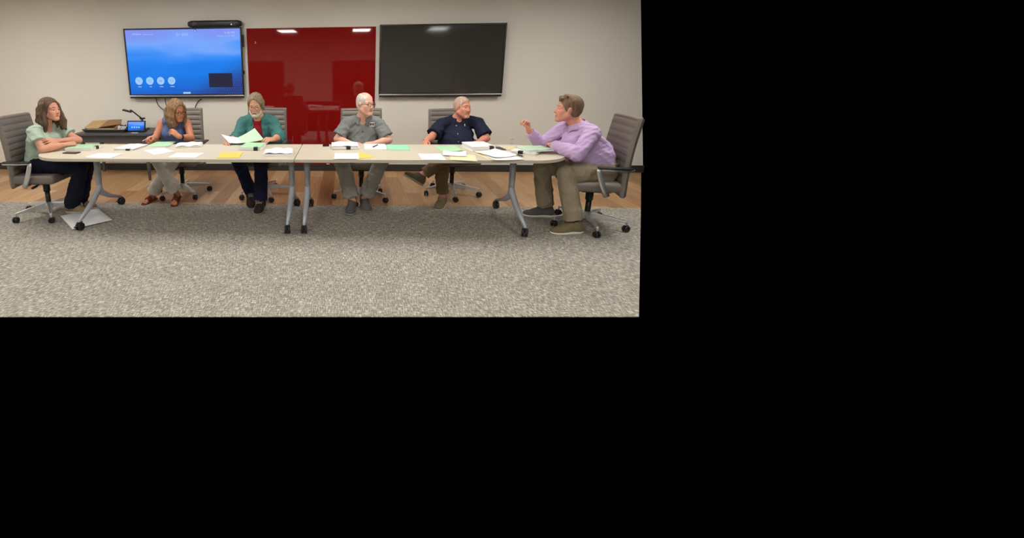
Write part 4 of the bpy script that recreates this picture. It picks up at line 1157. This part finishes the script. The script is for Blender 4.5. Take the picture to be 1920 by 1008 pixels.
stack(-.03, 4.50, 3, .27, .25, .030, M['printed2'], 'white clipped stack with a rumpled top sheet in front of the man in grey', [(.03, -.126, 0)], layers=5, messy=.007, crumple=.010, seed=8)
stack(1.305, 4.435, 7, LW + .012, LH, .046, M['paper'], 'thickest white stack, clipped, in front of the man in the navy shirt', [(.075, -LH / 2 - .001, 0)], layers=6, messy=.005, seed=9)
stack(1.70, 4.245, -37, LW, .20, .024, M['paper'], 'white clipped stack under the green booklet by the man in lilac', [(-.02, -.101, 0)], layers=4, messy=.006, seed=10)
stack(1.79, 4.262, 12, LH - .02, LW, .012, M['green2'], 'green-topped booklet on the white clipped stack by the man in lilac', layers=3, messy=.010, seed=11, crumple=.004, z=TT + .0285)

sheet('paper_sheet', -2.365, 4.045, -4, LH, LW, M['printed2'], 'white sheet lying nearest the left rounded table end', seed=1)
sheet('paper_sheet', -1.91, 4.27, -45, LH, LW, M['printed'], 'white sheet turned diagonally in front of the thin green stack', seed=2)
sheet('paper_sheet', -1.56, 4.075, -3, LH, LW, M['printed2'], 'white printed sheet at the front edge between diagonal sheet and yellow sheet', seed=3)
sheet('paper_sheet', -1.13, 4.09, 5, LW, LH, M['yellow'], 'yellow printed sheet alone on the left table in front of the bearded man', seed=4)
sheet('paper_sheet', .105, 4.07, 28, LW, LH * .8, M['yellow'], 'yellow sheet mostly hidden under a white sheet on the right table', seed=5)
sheet('paper_sheet', -.012, 4.04, 0, LW + .015, LH - .01, M['printed2'], 'white sheet lying over the yellow sheet on the right table', z=TT + .004, seed=6)
sheet('paper_sheet', .515, 4.50, -2, LW + .01, LH, M['mint'], 'mint green sheet beside the notepad of the man in grey', seed=7)
sheet('paper_sheet', 1.01, 4.44, 4, LW, LH, M['green'], 'pale green sheet in front of the man in navy, left of his thick stack', seed=8, lift=(.01, 0))
sheet('paper_sheet', .775, 4.04, 0, LW, LH, M['printed2'], 'white sheet at the front edge left of the cream folder', seed=9)
sheet('file_folder', 1.05, 4.01, -10, .235, .27, M['cream'], 'cream file folder at the front edge under a bent white sheet', seed=10, cat='folder')
sheet('paper_sheet', 1.01, 4.155, -13, LW, LH * .8, M['printed'], 'bent white sheet lying on the cream folder', z=TT + .0045, curl=.016, seed=11)
sheet('paper_sheet', 1.36, 4.10, 14, .27, .36, M['cream'], 'cream sheet at the bottom of the spread pile on the right table', seed=12)
sheet('paper_sheet', 1.40, 4.06, 8, .27, .36, M['printed2'], 'white sheet in the middle of the spread pile on the right table', z=TT + .005, curl=.006, seed=13)
sheet('paper_sheet', 1.37, 4.12, 22, .24, .31, M['printed'], 'rumpled white sheet on top of the spread pile on the right table', z=TT + .012, curl=.012, lift=(.012, 0), seed=14)
sheet('paper_sheet', 1.615, 4.475, -8, .17, LW, M['cream'], 'cream sheet behind the green booklet, left of the raised hand', seed=15)

def phone(x, y, rot, label, body, face, z=TT):
    t = thing('phone', (x, y, z), math.radians(rot), label, 'phone')
    b = MB(); b.box((0, 0, .005), (.076, .152, .009)); b.obj('case', body, t, bevel=.004, segs=3)
    g = MB(); g.box((0, 0, .0098), (.068, .142, .001)); g.obj('screen', face, t, bevel=.0004)
phone(-2.765, 4.165, 84, 'black phone lying in front of the thick green stack at the left table end', M['black'], M['blackgloss'])
phone(-.23, 4.555, 3, 'small white phone with dark screen beside the stack of the man in grey', M['white'], M['blackgloss'])
phone(1.512, 4.43, 6, 'dark grey phone between the thick white stack and the cream sheet', M['tray'], M['tray'])

t = thing('notepad', (.28, 4.49, TT), math.radians(-1), 'white notepad with a black pen on it beside the mint green sheet', 'notepad')
b = MB(); b.box((0, 0, .006), (.222, .276, .012)); b.obj('pages', M['printed2'], t, bevel=.001)
b = MB(); b.box((0, .132, .0125), (.222, .014, .0015)); b.obj('binding', M['paper'], t)
def pen(a, b_, label, mat, r=.0045):
    A, Bv = Vector(a), Vector(b_); mid = (A + Bv) / 2
    t = thing('pen', mid, 0, label, 'pen')
    d = (Bv - A)
    m_ = MB(); m_.tube([A - mid, A - mid + d * .9], r, 10); m_.obj('barrel', mat, t, True)
    m_ = MB(); m_.tube([A - mid + d * .9, A - mid + d], [r * .9, .0008], 10); m_.obj('tip', M['silver'], t, True)
    return t
pen((.255, 4.435, TT + .0165), (.315, 4.56, TT + .0165), 'black pen lying across the notepad', M['black'], .006)
pen((1.520, 4.135, TT + .0185), (1.605, 4.03, TT + .0075), 'black pen at the front of the stack by the man in lilac', M['black'], .006)

# papers the bearded man holds up
t = thing('open_document', (-1.13, 4.66, TT), 0, 'open printed document held up by the bearded man in teal', 'papers')
o0 = vv((-1.13, 4.66, TT))
def page(A, B, C, D, bow, mat, name):
    A, B, C, D = map(vv, (A, B, C, D)); n = nrm(np.cross(B - A, D - A))
    m_ = MB(); m_.grid(lambda u, v: (A * (1 - u) + B * u) * (1 - v) + (D * (1 - u) + C * u) * v + n * bow * (4 * u * (1 - u)) - o0, 15, 15)
    m_.obj(name, mat, t, True, solid=.0008)
page((-1.275, 4.60, .764), (-1.128, 4.595, .765), (-1.208, 4.72, .803), (-1.376, 4.66, .848), -.012, M['printed'], 'left_page')
page((-1.128, 4.595, .7655), (-.905, 4.655, .79), (-1.022, 4.74, .905), (-1.208, 4.72, .8035), -.006, M['green2'], 'right_page')

# padded mailer on the carpet
t = thing('mailing_envelope', (-2.77, 4.27, .004), math.radians(-45), 'white padded mailing envelope on the carpet under the left table end', 'envelope')
b = MB()
def env(sg):
    def fn(u, v):
        e = max(0.0, min(1, min(u, 1 - u) * 6)) * max(0.0, min(1, min(v, 1 - v) * 6)); e = e * (2 - e)
        return ((u - .5) * .52, (v - .5) * .38, .010 + sg * .016 * e + (.004 * math.sin(u * 9 + 2 * v) * math.cos(v * 8) * e if sg > 0 else -.0) - (0 if sg > 0 else -.012 * e))
    return fn
b.grid(env(1), 31, 25); b.grid(env(-1), 31, 25); b.obj('envelope_body', M['poly'], t, True, solid=.001)
b = MB(); b.grid(lambda u, v: (-.257 + u * .05, (v - .5) * .375, .0125 + .012 * min(1, u * 1.1)), 6, 14); b.obj('flap', M['white'], t, True, solid=.001)
b = MB()
for i in range(4): b.box((-.165 + .012 * i, -.03 + .01 * i, .0315), (.006, .10 - .02 * i, .0006))
b.obj('printed_label', pbr('label_ink', S(120, 140, 175), .6), t)

# ------------------------------------------------------------------ the six people
def brow(c): return pbr('brow_hair', c, .7)
SH_TAN = cloth('shoe_tan', S(150, 128, 100), .3); SH_GREY = cloth('shoe_grey', S(104, 102, 100), .3); SH_DK = cloth('shoe_dark', S(56, 48, 44), .3)
SH_OL = cloth('shoe_olive', S(124, 110, 84), .3); SOLE_W = pbr('sole_white', S(232, 228, 218), .5); SOLE_G = pbr('sole_grey', S(150, 146, 140), .5); SOLE_T = pbr('sole_tan', S(190, 180, 158), .5)
LACE = pbr('lace_grey', S(170, 160, 150), .8); LACE_D = pbr('lace_brown', S(92, 80, 62), .8)

# 1: woman in pale green, arms crossed
J = dict(pelvis=(-3.30, 4.41, .575), chest=(-3.235, 4.415, .83), neckb=(-3.185, 4.42, .99), head=(-3.105, 4.42, 1.152), face=(.97, -.20, -.03),
         shL=(-3.165, 4.57, .935), shR=(-3.205, 4.27, .935), elR=(-3.075, 4.175, .775), wrR=(-2.925, 4.345, .792), elL=(-2.935, 4.565, .80), wrL=(-3.005, 4.325, .832),
         hdR=(.6, .75, .05), dorR=(.4, -.3, .85), hdL=(-.30, -.92, .16), dorL=(.75, -.2, .65), curlL=(.25, .28, .3, .35), curlR=(1.2, 1.2, 1.2, 1.2), thR=.8, thL=.1,
         hipL=(-3.25, 4.495, .565), hipR=(-3.25, 4.325, .565), knR=(-2.80, 4.345, .555), knL=(-2.81, 4.49, .555), anR=(-3.035, 4.47, .105), anL=(-3.03, 4.60, .105), toeR=(.99, -.08, 0), toeL=(.98, .1, 0))
c = make_person('woman in pale green blouse and dark jeans sitting with crossed arms at far left', J, False, skin('skin_fair', S(214, 158, 132)), LIPF)
top_garment(c, 'blouse', cloth('sage_cotton', S(176, 194, 176), .5), off=.012, sleeve=.62, loose=.026, hem=(-3.27, 4.41, .615), seed=11, amp=.006, vneck=(.05, .055), blouse=.005)
trousers(c, cloth('dark_denim', S(22, 25, 42), .4), off=.010, flare=.008, hemat=1.02, hemR=.082, waist=(-3.28, 4.41, .66), seed=12)
for k, y, d in (('R', 4.47, (.99, -.08, 0)), ('L', 4.60, (.98, .1, 0))):
    shoe(c['root'], c['org'], (J['an' + k][0], y, .003), d, (0, 0, 1), SH_TAN, SOLE_T, L=.25, w=.043)
HB = hairmat('hair_brown', S(74, 54, 42), S(112, 88, 70))
ex = []
rng = random.Random(5)
for sd in (-1, 1):
    for q in range(7):
        o_ = rng.uniform(-.012, .012); b_ = -.052 + (.019 if sd > 0 else .0085) * q
        r_ = rng.uniform(.017, .023)
        p0 = (sd * .068, b_ * .8 - .01, .045); p1 = (sd * (.083 + o_ * .3), b_ - .012, -.06); p2 = (sd * (.088 + o_), b_ - .0 + .012 * (q > 3 and sd > 0), -.145 + o_); p3 = (sd * (.082 + o_), b_ + (.030 if q > 2 and sd > 0 else -.02 * (sd > 0) + .004), -.215 + rng.uniform(-.03, .02))
        ex += [(p0, p1, r_ * .85, r_), (p1, p2, r_, r_ * 1.05), (p2, p3, r_ * 1.05, r_ * .55)]
for q in range(-3, 4):
    ex += [((q * .022, -.09, .0), (q * .026, -.098, -.12), .026, .024), ((q * .026, -.098, -.12), (q * .026, -.10, -.20), .024, .012)]
hair_cap(c, HB, grow=.014, face=((-.006, .100, -.030), (.086, .106, .118)), low=-.06, extra=ex, strands=.0022, seed=1)
eyes(c['root'], c['org'], c['H'], IRB, brow(S(78, 56, 44)), None)
rg = MB(); Hw = c['H']
# 2: woman in blue, looking down to her left
J = dict(pelvis=(-2.08, 5.16, .575), chest=(-2.045, 5.08, .805), neckb=(-2.025, 5.03, .955), head=(-1.955, 4.93, 1.085), face=(.80, -.52, -.30), headup=(-.10, .0, 1), hs=.97,
         shL=(-1.88, 5.03, .92), shR=(-2.185, 5.03, .92), elR=(-2.245, 4.93, .745), wrR=(-2.165, 4.715, .790), elL=(-1.80, 4.90, .765), wrL=(-1.865, 4.71, .812),
         hdR=(-.35, -.85, .22), dorR=(-.55, -.2, .8), hdL=(-.62, -.30, .72), dorL=(.45, -.65, .60), curlR=(.95, 1.0, 1.05, 1.1), thR=.9, curlL=(.75, .7, .75, .8), thL=.8,
         hipL=(-2.0, 5.12, .565), hipR=(-2.16, 5.12, .565), knR=(-2.165, 4.74, .555), knL=(-1.975, 4.81, .535), anR=(-2.0, 4.82, .135), anL=(-2.325, 4.90, .105), toeR=(.03, -1, -.35), toeL=(-.35, -.93, -.12), fupR=(0, -.33, .95), bare=True)
c = make_person('woman with shoulder-length fair hair and glasses in a blue sleeveless top', J, False, skin('skin_tanned', S(196, 134, 104)), LIPF)
top_garment(c, 'sleeveless_top', cloth('slate_blue_knit', S(88, 104, 150), .35), off=.010, nosleeve=True, seed=21, amp=.004, neck=.008, vneck=(.06, .04))
trousers(c, pbr('satin_ivory', S(206, 200, 188), .42, spec=.5, bump=.5, bscale=18), off=.004, flare=.02, hemat=.95, seed=22, amp=.007, hemR=.075)
for k, an, d, u in (('R', (-2.0, 4.80, .045), (.03, -1, -.30), (0, -.30, .95)), ('L', (-2.325, 4.89, .010), (-.35, -.93, -.05), (-.02, -.05, 1))):
    A_ = vv(J['an' + k]); t_ = nrm(J['toe' + k]); f_ = vv(J.get('fup' + k, (0, 0, 1)))
    Hs = Frame(A_ - f_ * .09, t_, f_)
    foot = [('cone', A_, A_ - f_ * .045 - t_ * .02, .0375, .033), ('cone', A_ - f_ * .05, A_ - f_ * .062 + t_ * .11, .036, .034)]
    so_ = part_field(c, 'sandal', M['leatherb'], [Hs.cone((0, -.035, .0), (0, .02, .0), .034, .034), Hs.cone((0, .02, 0), (0, .125, 0), .036, .042)], clips=[(Hs.p((0, 0, .012)), Hs.R[:, 2]), (Hs.p((0, 0, -.008)), -Hs.R[:, 2])])
    part_field(c, 'instep_strap', M['leatherb'], foot, clips=[(Hs.p((0, .085, .0)), Hs.R[:, 1]), (Hs.p((0, .030, .0)), -Hs.R[:, 1])], parent=so_)
    part_field(c, 'heel_strap', M['leatherb'], foot, clips=[(Hs.p((0, .0, .0)), nrm(Hs.R[:, 1] + Hs.R[:, 2] * .35)), (Hs.p((0, 0, .105)), Hs.R[:, 2])], parent=so_)
HBL = hairmat('hair_blonde', S(150, 118, 82), S(104, 76, 52))
ex = []
for sd in (-1, 1):
    for q in range(7):
        o_ = rng.uniform(-.010, .010); b_ = -.05 + .018 * q; r_ = rng.uniform(.016, .022)
        ex += [((sd * .068, b_ * .8, .04), (sd * (.086 + o_ * .3), b_ - .005, -.06), r_, r_), ((sd * (.086 + o_ * .3), b_ - .005, -.06), (sd * (.083 + o_), b_ + .006, -.135 + rng.uniform(-.02, .015)), r_, r_), ((sd * (.083 + o_), b_ + .006, -.135), (sd * (.075 + o_), b_ + .02, -.195 + rng.uniform(-.02, .02)), r_, r_ * .5)]
for q in range(-3, 4): ex += [((q * .022, -.085, .0), (q * .025, -.092, -.13 + rng.uniform(-.015, .015)), .026, .018)]
hair_cap(c, HBL, grow=.014, face=((-.008, .098, -.030), (.078, .092, .116)), low=-.05, extra=ex, strands=.0022, seed=2)
eyes(c['root'], c['org'], c['H'], IRB, brow(S(110, 84, 60)), None)
glasses(c['root'], c['org'], c['H'], pbr('dark_frame', S(70, 38, 34), .3), rw=.026, rh=.021, rr=.0026)
w_ = vv(J['wrL']); dd = nrm(vv(J['elL']) - w_); mbw = MB(); cw = w_ + dd * .03
u1 = nrm(np.cross(dd, (0, 0, 1))); u2_ = np.cross(dd, u1)
mbw.grid(lambda u, v: cw + dd * (v - .5) * .024 + (u1 * math.cos(2 * math.pi * u) + u2_ * math.sin(2 * math.pi * u)) * .0315 - c['org'], 24, 3, closed_u=True)
mbw.obj('wristwatch', M['black'], c['root'], True, solid=.005)
hp = vv(J['wrR']) + nrm(J['hdR']) * .085
pen(tuple(hp + vv((-.045, -.02, -.028))), tuple(hp + vv((.085, -.01, .035))), 'pink pen in the right hand of the woman in the blue top', M['pink'], .0048)

# 3: bearded man in teal reading
J = dict(pelvis=(-1.03, 5.14, .575), chest=(-1.03, 5.06, .825), neckb=(-1.035, 5.02, .99), head=(-1.043, 4.935, 1.145), face=(.02, -1, -.36), headup=(.03, 0, 1),
         shL=(-.870, 5.03, .925), shR=(-1.205, 5.03, .925), elR=(-1.275, 4.93, .755), wrR=(-1.335, 4.715, .768), elL=(-.785, 4.91, .775), wrL=(-.815, 4.715, .782),
         hdR=(.12, -.95, -.12), dorR=(-.55, 0, .8), hdL=(-.62, -.72, .12), dorL=(.35, -.25, .85), curlR=(.4, .45, .5, .5), curlL=(.7, .75, .8, .8), thL=.6,
         hipL=(-.935, 5.11, .565), hipR=(-1.125, 5.11, .565), knL=(-.955, 4.70, .555), knR=(-1.235, 4.75, .555), anL=(-.966, 4.645, .105), anR=(-1.13, 4.885, .13), toeL=(-.02, -1, 0), toeR=(.25, -.93, -.3), fupR=(.1, -.28, .95), belly=.01, jowl=1.0)
c = make_person('bearded man with grey hair and glasses in a teal shirt reading papers', J, True, skin('skin_ruddy', S(208, 158, 132)))
tee = top_garment(c, 'tee_shirt', cloth('dark_red_jersey', S(150, 26, 40), .3), off=.007, sleeve=.4, loose=.004, seed=31, amp=.001, neck=.010, vneck=None)
top_garment(c, 'overshirt', cloth('teal_twill', S(74, 128, 126), .6), off=.021, long={'L': .42, 'R': .42}, loose=.020, cuffloose=.008, seed=32, amp=.005, neck=.016, vneck=(.05, .06), opening=(.045, 0, 0))
collar(c['root'], c['org'], vv(J['neckb']) - c['up'] * .004, nrm(vv((-.0, -.35, 1))), c['fwd'], bpy.data.materials['teal_twill'], r0=.074, r1=.100, hh=.045, gap=.62, drop=.05)
trousers(c, cloth('indigo_denim', S(26, 30, 54), .4), off=.014, flare=.014, hemat=.98, seed=33)
shoe(c['root'], c['org'], (-.966, 4.645, .003), (-.02, -1, 0), (0, 0, 1), SH_DK, SOLE_G, L=.29, w=.052, lace=LACE)
shoe(c['root'], c['org'], (-1.135, 4.87, .032), (.25, -.93, -.22), (.06, -.21, .97), SH_DK, SOLE_G, L=.29, w=.052, lace=LACE)
HG = hairmat('hair_grey_sand', S(152, 134, 108), S(112, 96, 76))
ex = [((s_ * .074, -.02, .02), (s_ * .078, -.02, -.055), .016, .014) for s_ in (-1, 1)] + [((s_ * .072, .02, .03), (s_ * .077, .015, -.03), .012, .010) for s_ in (-1, 1)]
ex += [((q * .022, -.085, .0), (q * .024, -.088, -.085), .024, .018) for q in range(-3, 4)]
hair_cap(c, HG, grow=.011, face=((-.008, .097, -.030), (.076, .092, .126)), low=-.09, extra=ex, strands=.0018, seed=3)
H = c['H']
bd = [H.cone((s_ * .046, .03, -.075), (s_ * .016, .070, -.104), .026, .026) for s_ in (-1, 1)] + [H.cone((-.012, .084, -.105), (.012, .084, -.105), .022, .022)]
bd2 = [H.cone((s_ * .004, .093, -.052), (s_ * .030, .080, -.066), .009, .007) for s_ in (-1, 1)] + [H.cone((s_ * .030, .080, -.066), (s_ * .032, .074, -.092), .009, .012) for s_ in (-1, 1)]
HWH = hairmat('beard_white', S(222, 214, 202), S(184, 172, 158))
part_field(c, 'beard', HWH, bd + bd2, cuts=[H.ell((0, .100, -.070), (.021, .03, .0075))], clips=[(H.p((0, 0, -.046)), H.R[:, 2])])
eyes(c['root'], c['org'], H, IRL, brow(S(150, 136, 116)), None)
glasses(c['root'], c['org'], H, pbr('wire_frame', S(120, 96, 84), .3, .5), rw=.024, rh=.018, rr=.0016)

# 4: man in grey polo
J = dict(pelvis=(.155, 5.12, .575), chest=(.165, 5.07, .81), neckb=(.168, 5.04, .980), head=(.195, 4.975, 1.142), face=(.66, -.75, -.03), headup=(.04, 0, 1), hs=1.03,
         shL=(.350, 5.03, .912), shR=(-.012, 5.03, .912), elR=(-.120, 4.955, .745), wrR=(.05, 4.815, .712), elL=(.458, 4.945, .735), wrL=(.275, 4.80, .718),
         hdR=(.85, -.35, -.15), dorR=(-.2, -.75, .6), hdL=(-.85, -.35, -.15), dorL=(.2, -.75, .6),
         hipL=(.255, 5.09, .565), hipR=(.055, 5.09, .565), knR=(-.072, 4.71, .555), knL=(.372, 4.73, .555), anR=(.055, 4.665, .108), anL=(.19, 4.76, .108), toeR=(-.18, -.97, -.08), toeL=(.15, -.98, -.05), belly=.035, jowl=1.02)
c = make_person('balding white-haired man with glasses in a grey polo shirt', J, True, skin('skin_pink', S(226, 176, 156)))
polo = top_garment(c, 'polo_shirt', cloth('grey_pique', S(128, 132, 130), .55), off=.012, sleeve=.80, loose=.028, seed=41, amp=.004, neck=.012, vneck=(.04, .05))
collar(c['root'], c['org'], vv(J['neckb']), nrm(vv((.05, -.32, 1))), c['fwd'], bpy.data.materials['grey_pique'], r0=.070, r1=.096, hh=.040, gap=.42, drop=.045)
trousers(c, cloth('stone_chino', S(166, 162, 152), .5), off=.020, flare=.022, hemat=.90, seed=43, amp=.008)
shoe(c['root'], c['org'], (.05, 4.675, .003), (-.16, -.98, 0), (0, 0, 1), SH_GREY, SOLE_G, L=.30, w=.056, tall=.13)
shoe(c['root'], c['org'], (.19, 4.78, .003), (.13, -.98, 0), (0, 0, 1), SH_GREY, SOLE_G, L=.30, w=.056, tall=.13)
HW = hairmat('hair_white', S(226, 220, 212), S(196, 186, 176))
hair_cap(c, HW, grow=.005, h=.0035, face=((0, .102, -.03), (.098, .082, .135)), low=-.085, top=((0, .045, .130), (.058, .120, .068)), strands=.0008, seed=4, cuts=[((s_ * .08, .03, -.075), (.04, .05, .05)) for s_ in (-1, 1)])
H = c['H']
part_field(c, 'goatee', hairmat('stubble_white', S(214, 190, 174), S(200, 172, 156)), [H.cone((-.014, .078, -.104), (.014, .078, -.104), .0195, .0195)])
eyes(c['root'], c['org'], H, IRL, brow(S(190, 178, 166)), None)
glasses(c['root'], c['org'], H, pbr('grey_frame', S(64, 60, 66), .3, .3), rw=.026, rh=.018, rr=.0022)
# square emblem on the chest
def surf(o, org, p, d):
    bm_ = BVHTree.FromPolygons([v.co.copy() for v in o.data.vertices], [tuple(f.vertices) for f in o.data.polygons])
    hit, n, _, _ = bm_.ray_cast(Vector(p) - Vector(org), Vector(d)); return hit, n
def decal(parent, o, org, p, d, quads, name, mat, lift=.002):
    V, F = [], []
    for (x0, z0, x1, z1) in quads:
        k = len(V); n_ = 5
        for j in range(n_):
            for i in range(n_):
                q = vv(p) + vv((x0 + (x1 - x0) * i / (n_ - 1), 0, z0 + (z1 - z0) * j / (n_ - 1)))
                h, n = surf(o, org, q, d); 
                if h is None: h = Vector(q) - Vector(org) + Vector(d) * .2
                V.append(h - Vector(d) * lift)
        F += [(k + j * n_ + i, k + j * n_ + i + 1, k + (j + 1) * n_ + i + 1, k + (j + 1) * n_ + i) for j in range(n_ - 1) for i in range(n_ - 1)]
    return mesh_obj(name, V, F, mat, parent, True, solid=.0012)
EP = (.272, 4.6, .908)
em = decal(c['root'], polo, c['org'], EP, (0, 1, 0), [(-.026, -.027, .026, .027)], 'emblem_patch', pbr('patch_white', S(228, 214, 210), .7))
decal(em, polo, c['org'], EP, (0, 1, 0), [(-.020, -.012, -.008, .020), (.008, -.012, .020, .020), (-.008, .001, .008, .009)], 'emblem_letter', pbr('patch_maroon', S(58, 24, 28), .7), .0045)
decal(c['root'], polo, c['org'], (.168, 4.6, .88), (0, 1, 0), [(-.012, -.055, .012, .045)], 'button_placket', bpy.data.materials['grey_pique'], .002)

# 5: man in navy leaning back
J = dict(pelvis=(1.235, 5.09, .57), chest=(1.265, 5.17, .775), neckb=(1.275, 5.18, .948), head=(1.300, 5.11, 1.087), face=(.56, -.82, .0), headup=(.07, 0, 1), hs=.97,
         shL=(1.495, 5.15, .897), shR=(1.085, 5.16, .885), elR=(.955, 5.02, .765), wrR=(.855, 4.835, .742), elL=(1.565, 5.03, .745), wrL=(1.41, 4.845, .718),
         hdR=(-.30, -.92, -.18), dorR=(-.45, .1, .85), hdL=(-.8, -.5, -.1), dorL=(.2, -.6, .7), curlR=(.35, .4, .45, .5),
         hipR=(1.14, 5.06, .56), hipL=(1.335, 5.06, .565), knR=(1.025, 4.79, .55), anR=(1.065, 4.835, .115), knL=(1.165, 4.775, .612), anL=(.805, 4.745, .375), toeR=(-.42, -.9, 0), toeL=(-.74, -.42, .52), fupL=(.55, .20, .81), belly=.05, jowl=1.06)
c = make_person('man with short grey hair in a navy short-sleeved shirt leaning back', J, True, skin('skin_red', S(214, 148, 126)))
nv = top_garment(c, 'navy_shirt', cloth('navy_poplin', S(33, 37, 58), .6), off=.013, sleeve=.84, loose=.030, seed=51, amp=.004, neck=.012, vneck=(.035, .04))
collar(c['root'], c['org'], vv(J['neckb']), nrm(vv((.05, -.25, 1))), c['fwd'], bpy.data.materials['navy_poplin'], r0=.070, r1=.090, hh=.036, gap=.40, drop=.025)
for z_ in (.80, .72, .88): decal(c['root'], nv, c['org'], (1.235, 4.6, z_), (0, 1, 0), [(-.006, -.006, .006, .006)], 'button', pbr('pearl_button', S(150, 150, 160), .3), .002)
decal(c['root'], nv, c['org'], (1.332, 4.6, .885), (0, 1, 0), [(-.004, -.012, .004, .012)], 'white_pin', M['white'], .003)
trousers(c, cloth('khaki_brown', S(118, 98, 70), .5), off=.014, flare=.008, hemat=.90, seed=53, amp=.006)
shoe(c['root'], c['org'], (1.065, 4.84, .003), (-.42, -.9, 0), (0, 0, 1), SH_OL, SOLE_T, L=.29, w=.052, lace=LACE)
shoe(c['root'], c['org'], (.752, 4.726, .298), (-.74, -.42, .52), (.55, .20, .81), SH_OL, SOLE_T, L=.28, w=.050, lace=LACE_D)
HS = hairmat('hair_sandy_grey', S(170, 134, 112), S(194, 174, 160))
hair_cap(c, HS, grow=.005, h=.0035, face=((0, .096, -.03), (.098, .080, .112)), low=-.08, strands=.0008, seed=5, cuts=[((s_ * .08, .03, -.075), (.04, .05, .05)) for s_ in (-1, 1)])
H = c['H']
part_field(c, 'goatee', hairmat('stubble_fair', S(222, 190, 172), S(206, 160, 140)), [H.cone((-.016, .078, -.104), (.016, .078, -.104), .0195, .0195)])
eyes(c['root'], c['org'], H, IRL, brow(S(180, 140, 118)), None)

# 6: man in lilac gesturing
J = dict(pelvis=(2.43, 4.30, .585), chest=(2.262, 4.305, .83), neckb=(2.175, 4.30, .995), head=(2.078, 4.315, 1.148), face=(-.97, .24, .03), headup=(-.06, 0, 1), hs=1.02,
         shR=(2.12, 4.465, .935), shL=(2.24, 4.14, .94), elL=(2.075, 4.035, .768), wrL=(1.935, 4.245, .815), elR=(1.965, 4.53, .760), wrR=(1.800, 4.475, .918),
         hdL=(.28, .95, -.06), dorL=(-.1, .1, .95), hdR=(-.25, -.05, .95), dorR=(.85, .15, .35), curlR=(1.05, .95, .95, 1.0), thR=.85,
         hipL=(2.42, 4.205, .565), hipR=(2.42, 4.395, .565), knL=(2.03, 4.11, .565), knR=(1.935, 4.41, .555), anL=(2.125, 4.065, .105), anR=(2.06, 4.52, .105), toeL=(-.99, -.08, 0), toeR=(-.99, .08, 0), smile=True, belly=.045, jowl=1.04, nose=1.03)
c = make_person('smiling man in a lilac dress shirt and khaki trousers gesturing at far right', J, True, skin('skin_rosy', S(220, 156, 134)))
ll = top_garment(c, 'dress_shirt', cloth('lilac_oxford', S(200, 172, 214), .7), off=.014, long={'L': .92, 'R': .86}, loose=.026, cuffloose=.004, seed=61, amp=.005, neck=.010, vneck=None, hem=(2.42, 4.30, .635), hemn=(.25, 0, -1), blouse=.02, extra=[('ell', vv((2.135, 4.29, .80)), [.085, .13, .13], I3)])
collar(c['root'], c['org'], vv(J['neckb']) - c['up'] * .002, nrm(vv((-.40, .02, 1))), (-.85, .45, 0), bpy.data.materials['lilac_oxford'], r0=.068, r1=.090, hh=.050, gap=.34, drop=.05)
tr = trousers(c, cloth('khaki_twill', S(158, 146, 122), .6), off=.016, flare=.022, hemat=.93, waist=(2.42, 4.30, .70), seed=63, amp=.006)
shoe(c['root'], c['org'], (2.125, 4.06, .003), (-.99, -.10, 0), (0, 0, 1), SH_OL, SOLE_W, L=.30, w=.052, lace=LACE_D, tall=.115)
shoe(c['root'], c['org'], (2.06, 4.52, .003), (-.99, .08, 0), (0, 0, 1), SH_GREY, SOLE_W, L=.30, w=.052, lace=LACE_D, tall=.115)
for k in 'LR':
    a_ = vv(J['an' + k]); part_field(c, 'sock', M['black'], [('cone', a_ - vv((0, 0, .02)), a_ + vv((-.01, 0, .05)), .043, .043)])
HBR = hairmat('hair_chestnut', S(104, 78, 54), S(136, 112, 86))
hair_cap(c, HBR, grow=.012, face=((0, .092, -.04), (.098, .080, .110)), low=-.075, extra=[((-.05, .058, .098), (.045, .078, .094), .018, .014), ((-.05, .02, .114), (.05, .03, .114), .016, .016)], strands=.0014, seed=6, cuts=[((s_ * .085, .03, -.07), (.04, .055, .06)) for s_ in (-1, 1)])
H = c['H']
eyes(c['root'], c['org'], H, IRL, brow(S(150, 112, 86)), None)
for k, fr_ in (('L', .915), ('R', .855)):
    e = lerp(J['el' + k], J['wr' + k], fr_); d = nrm(vv(J['wr' + k]) - vv(J['el' + k]))
    part_field(c, 'cuff', bpy.data.materials['lilac_oxford'], [('cone', e - d * .045, e + d * .02, .0475, .046)], clips=[(e + d * .008, d), (e - d * .045, -d)], h=.004)
bl = MB(); bc = vv((2.425, 4.30, .642))
bpl = c['up']; bx_ = c['fwd']; by_ = c['lat']
bl.grid(lambda u, v: bc + bpl * (v - .5) * .034 + bx_ * math.cos(2 * math.pi * u) * .150 + by_ * math.sin(2 * math.pi * u) * .192 - c['org'], 40, 3, closed_u=True)
bl.obj('belt', M['tray'], c['root'], True, solid=.004)
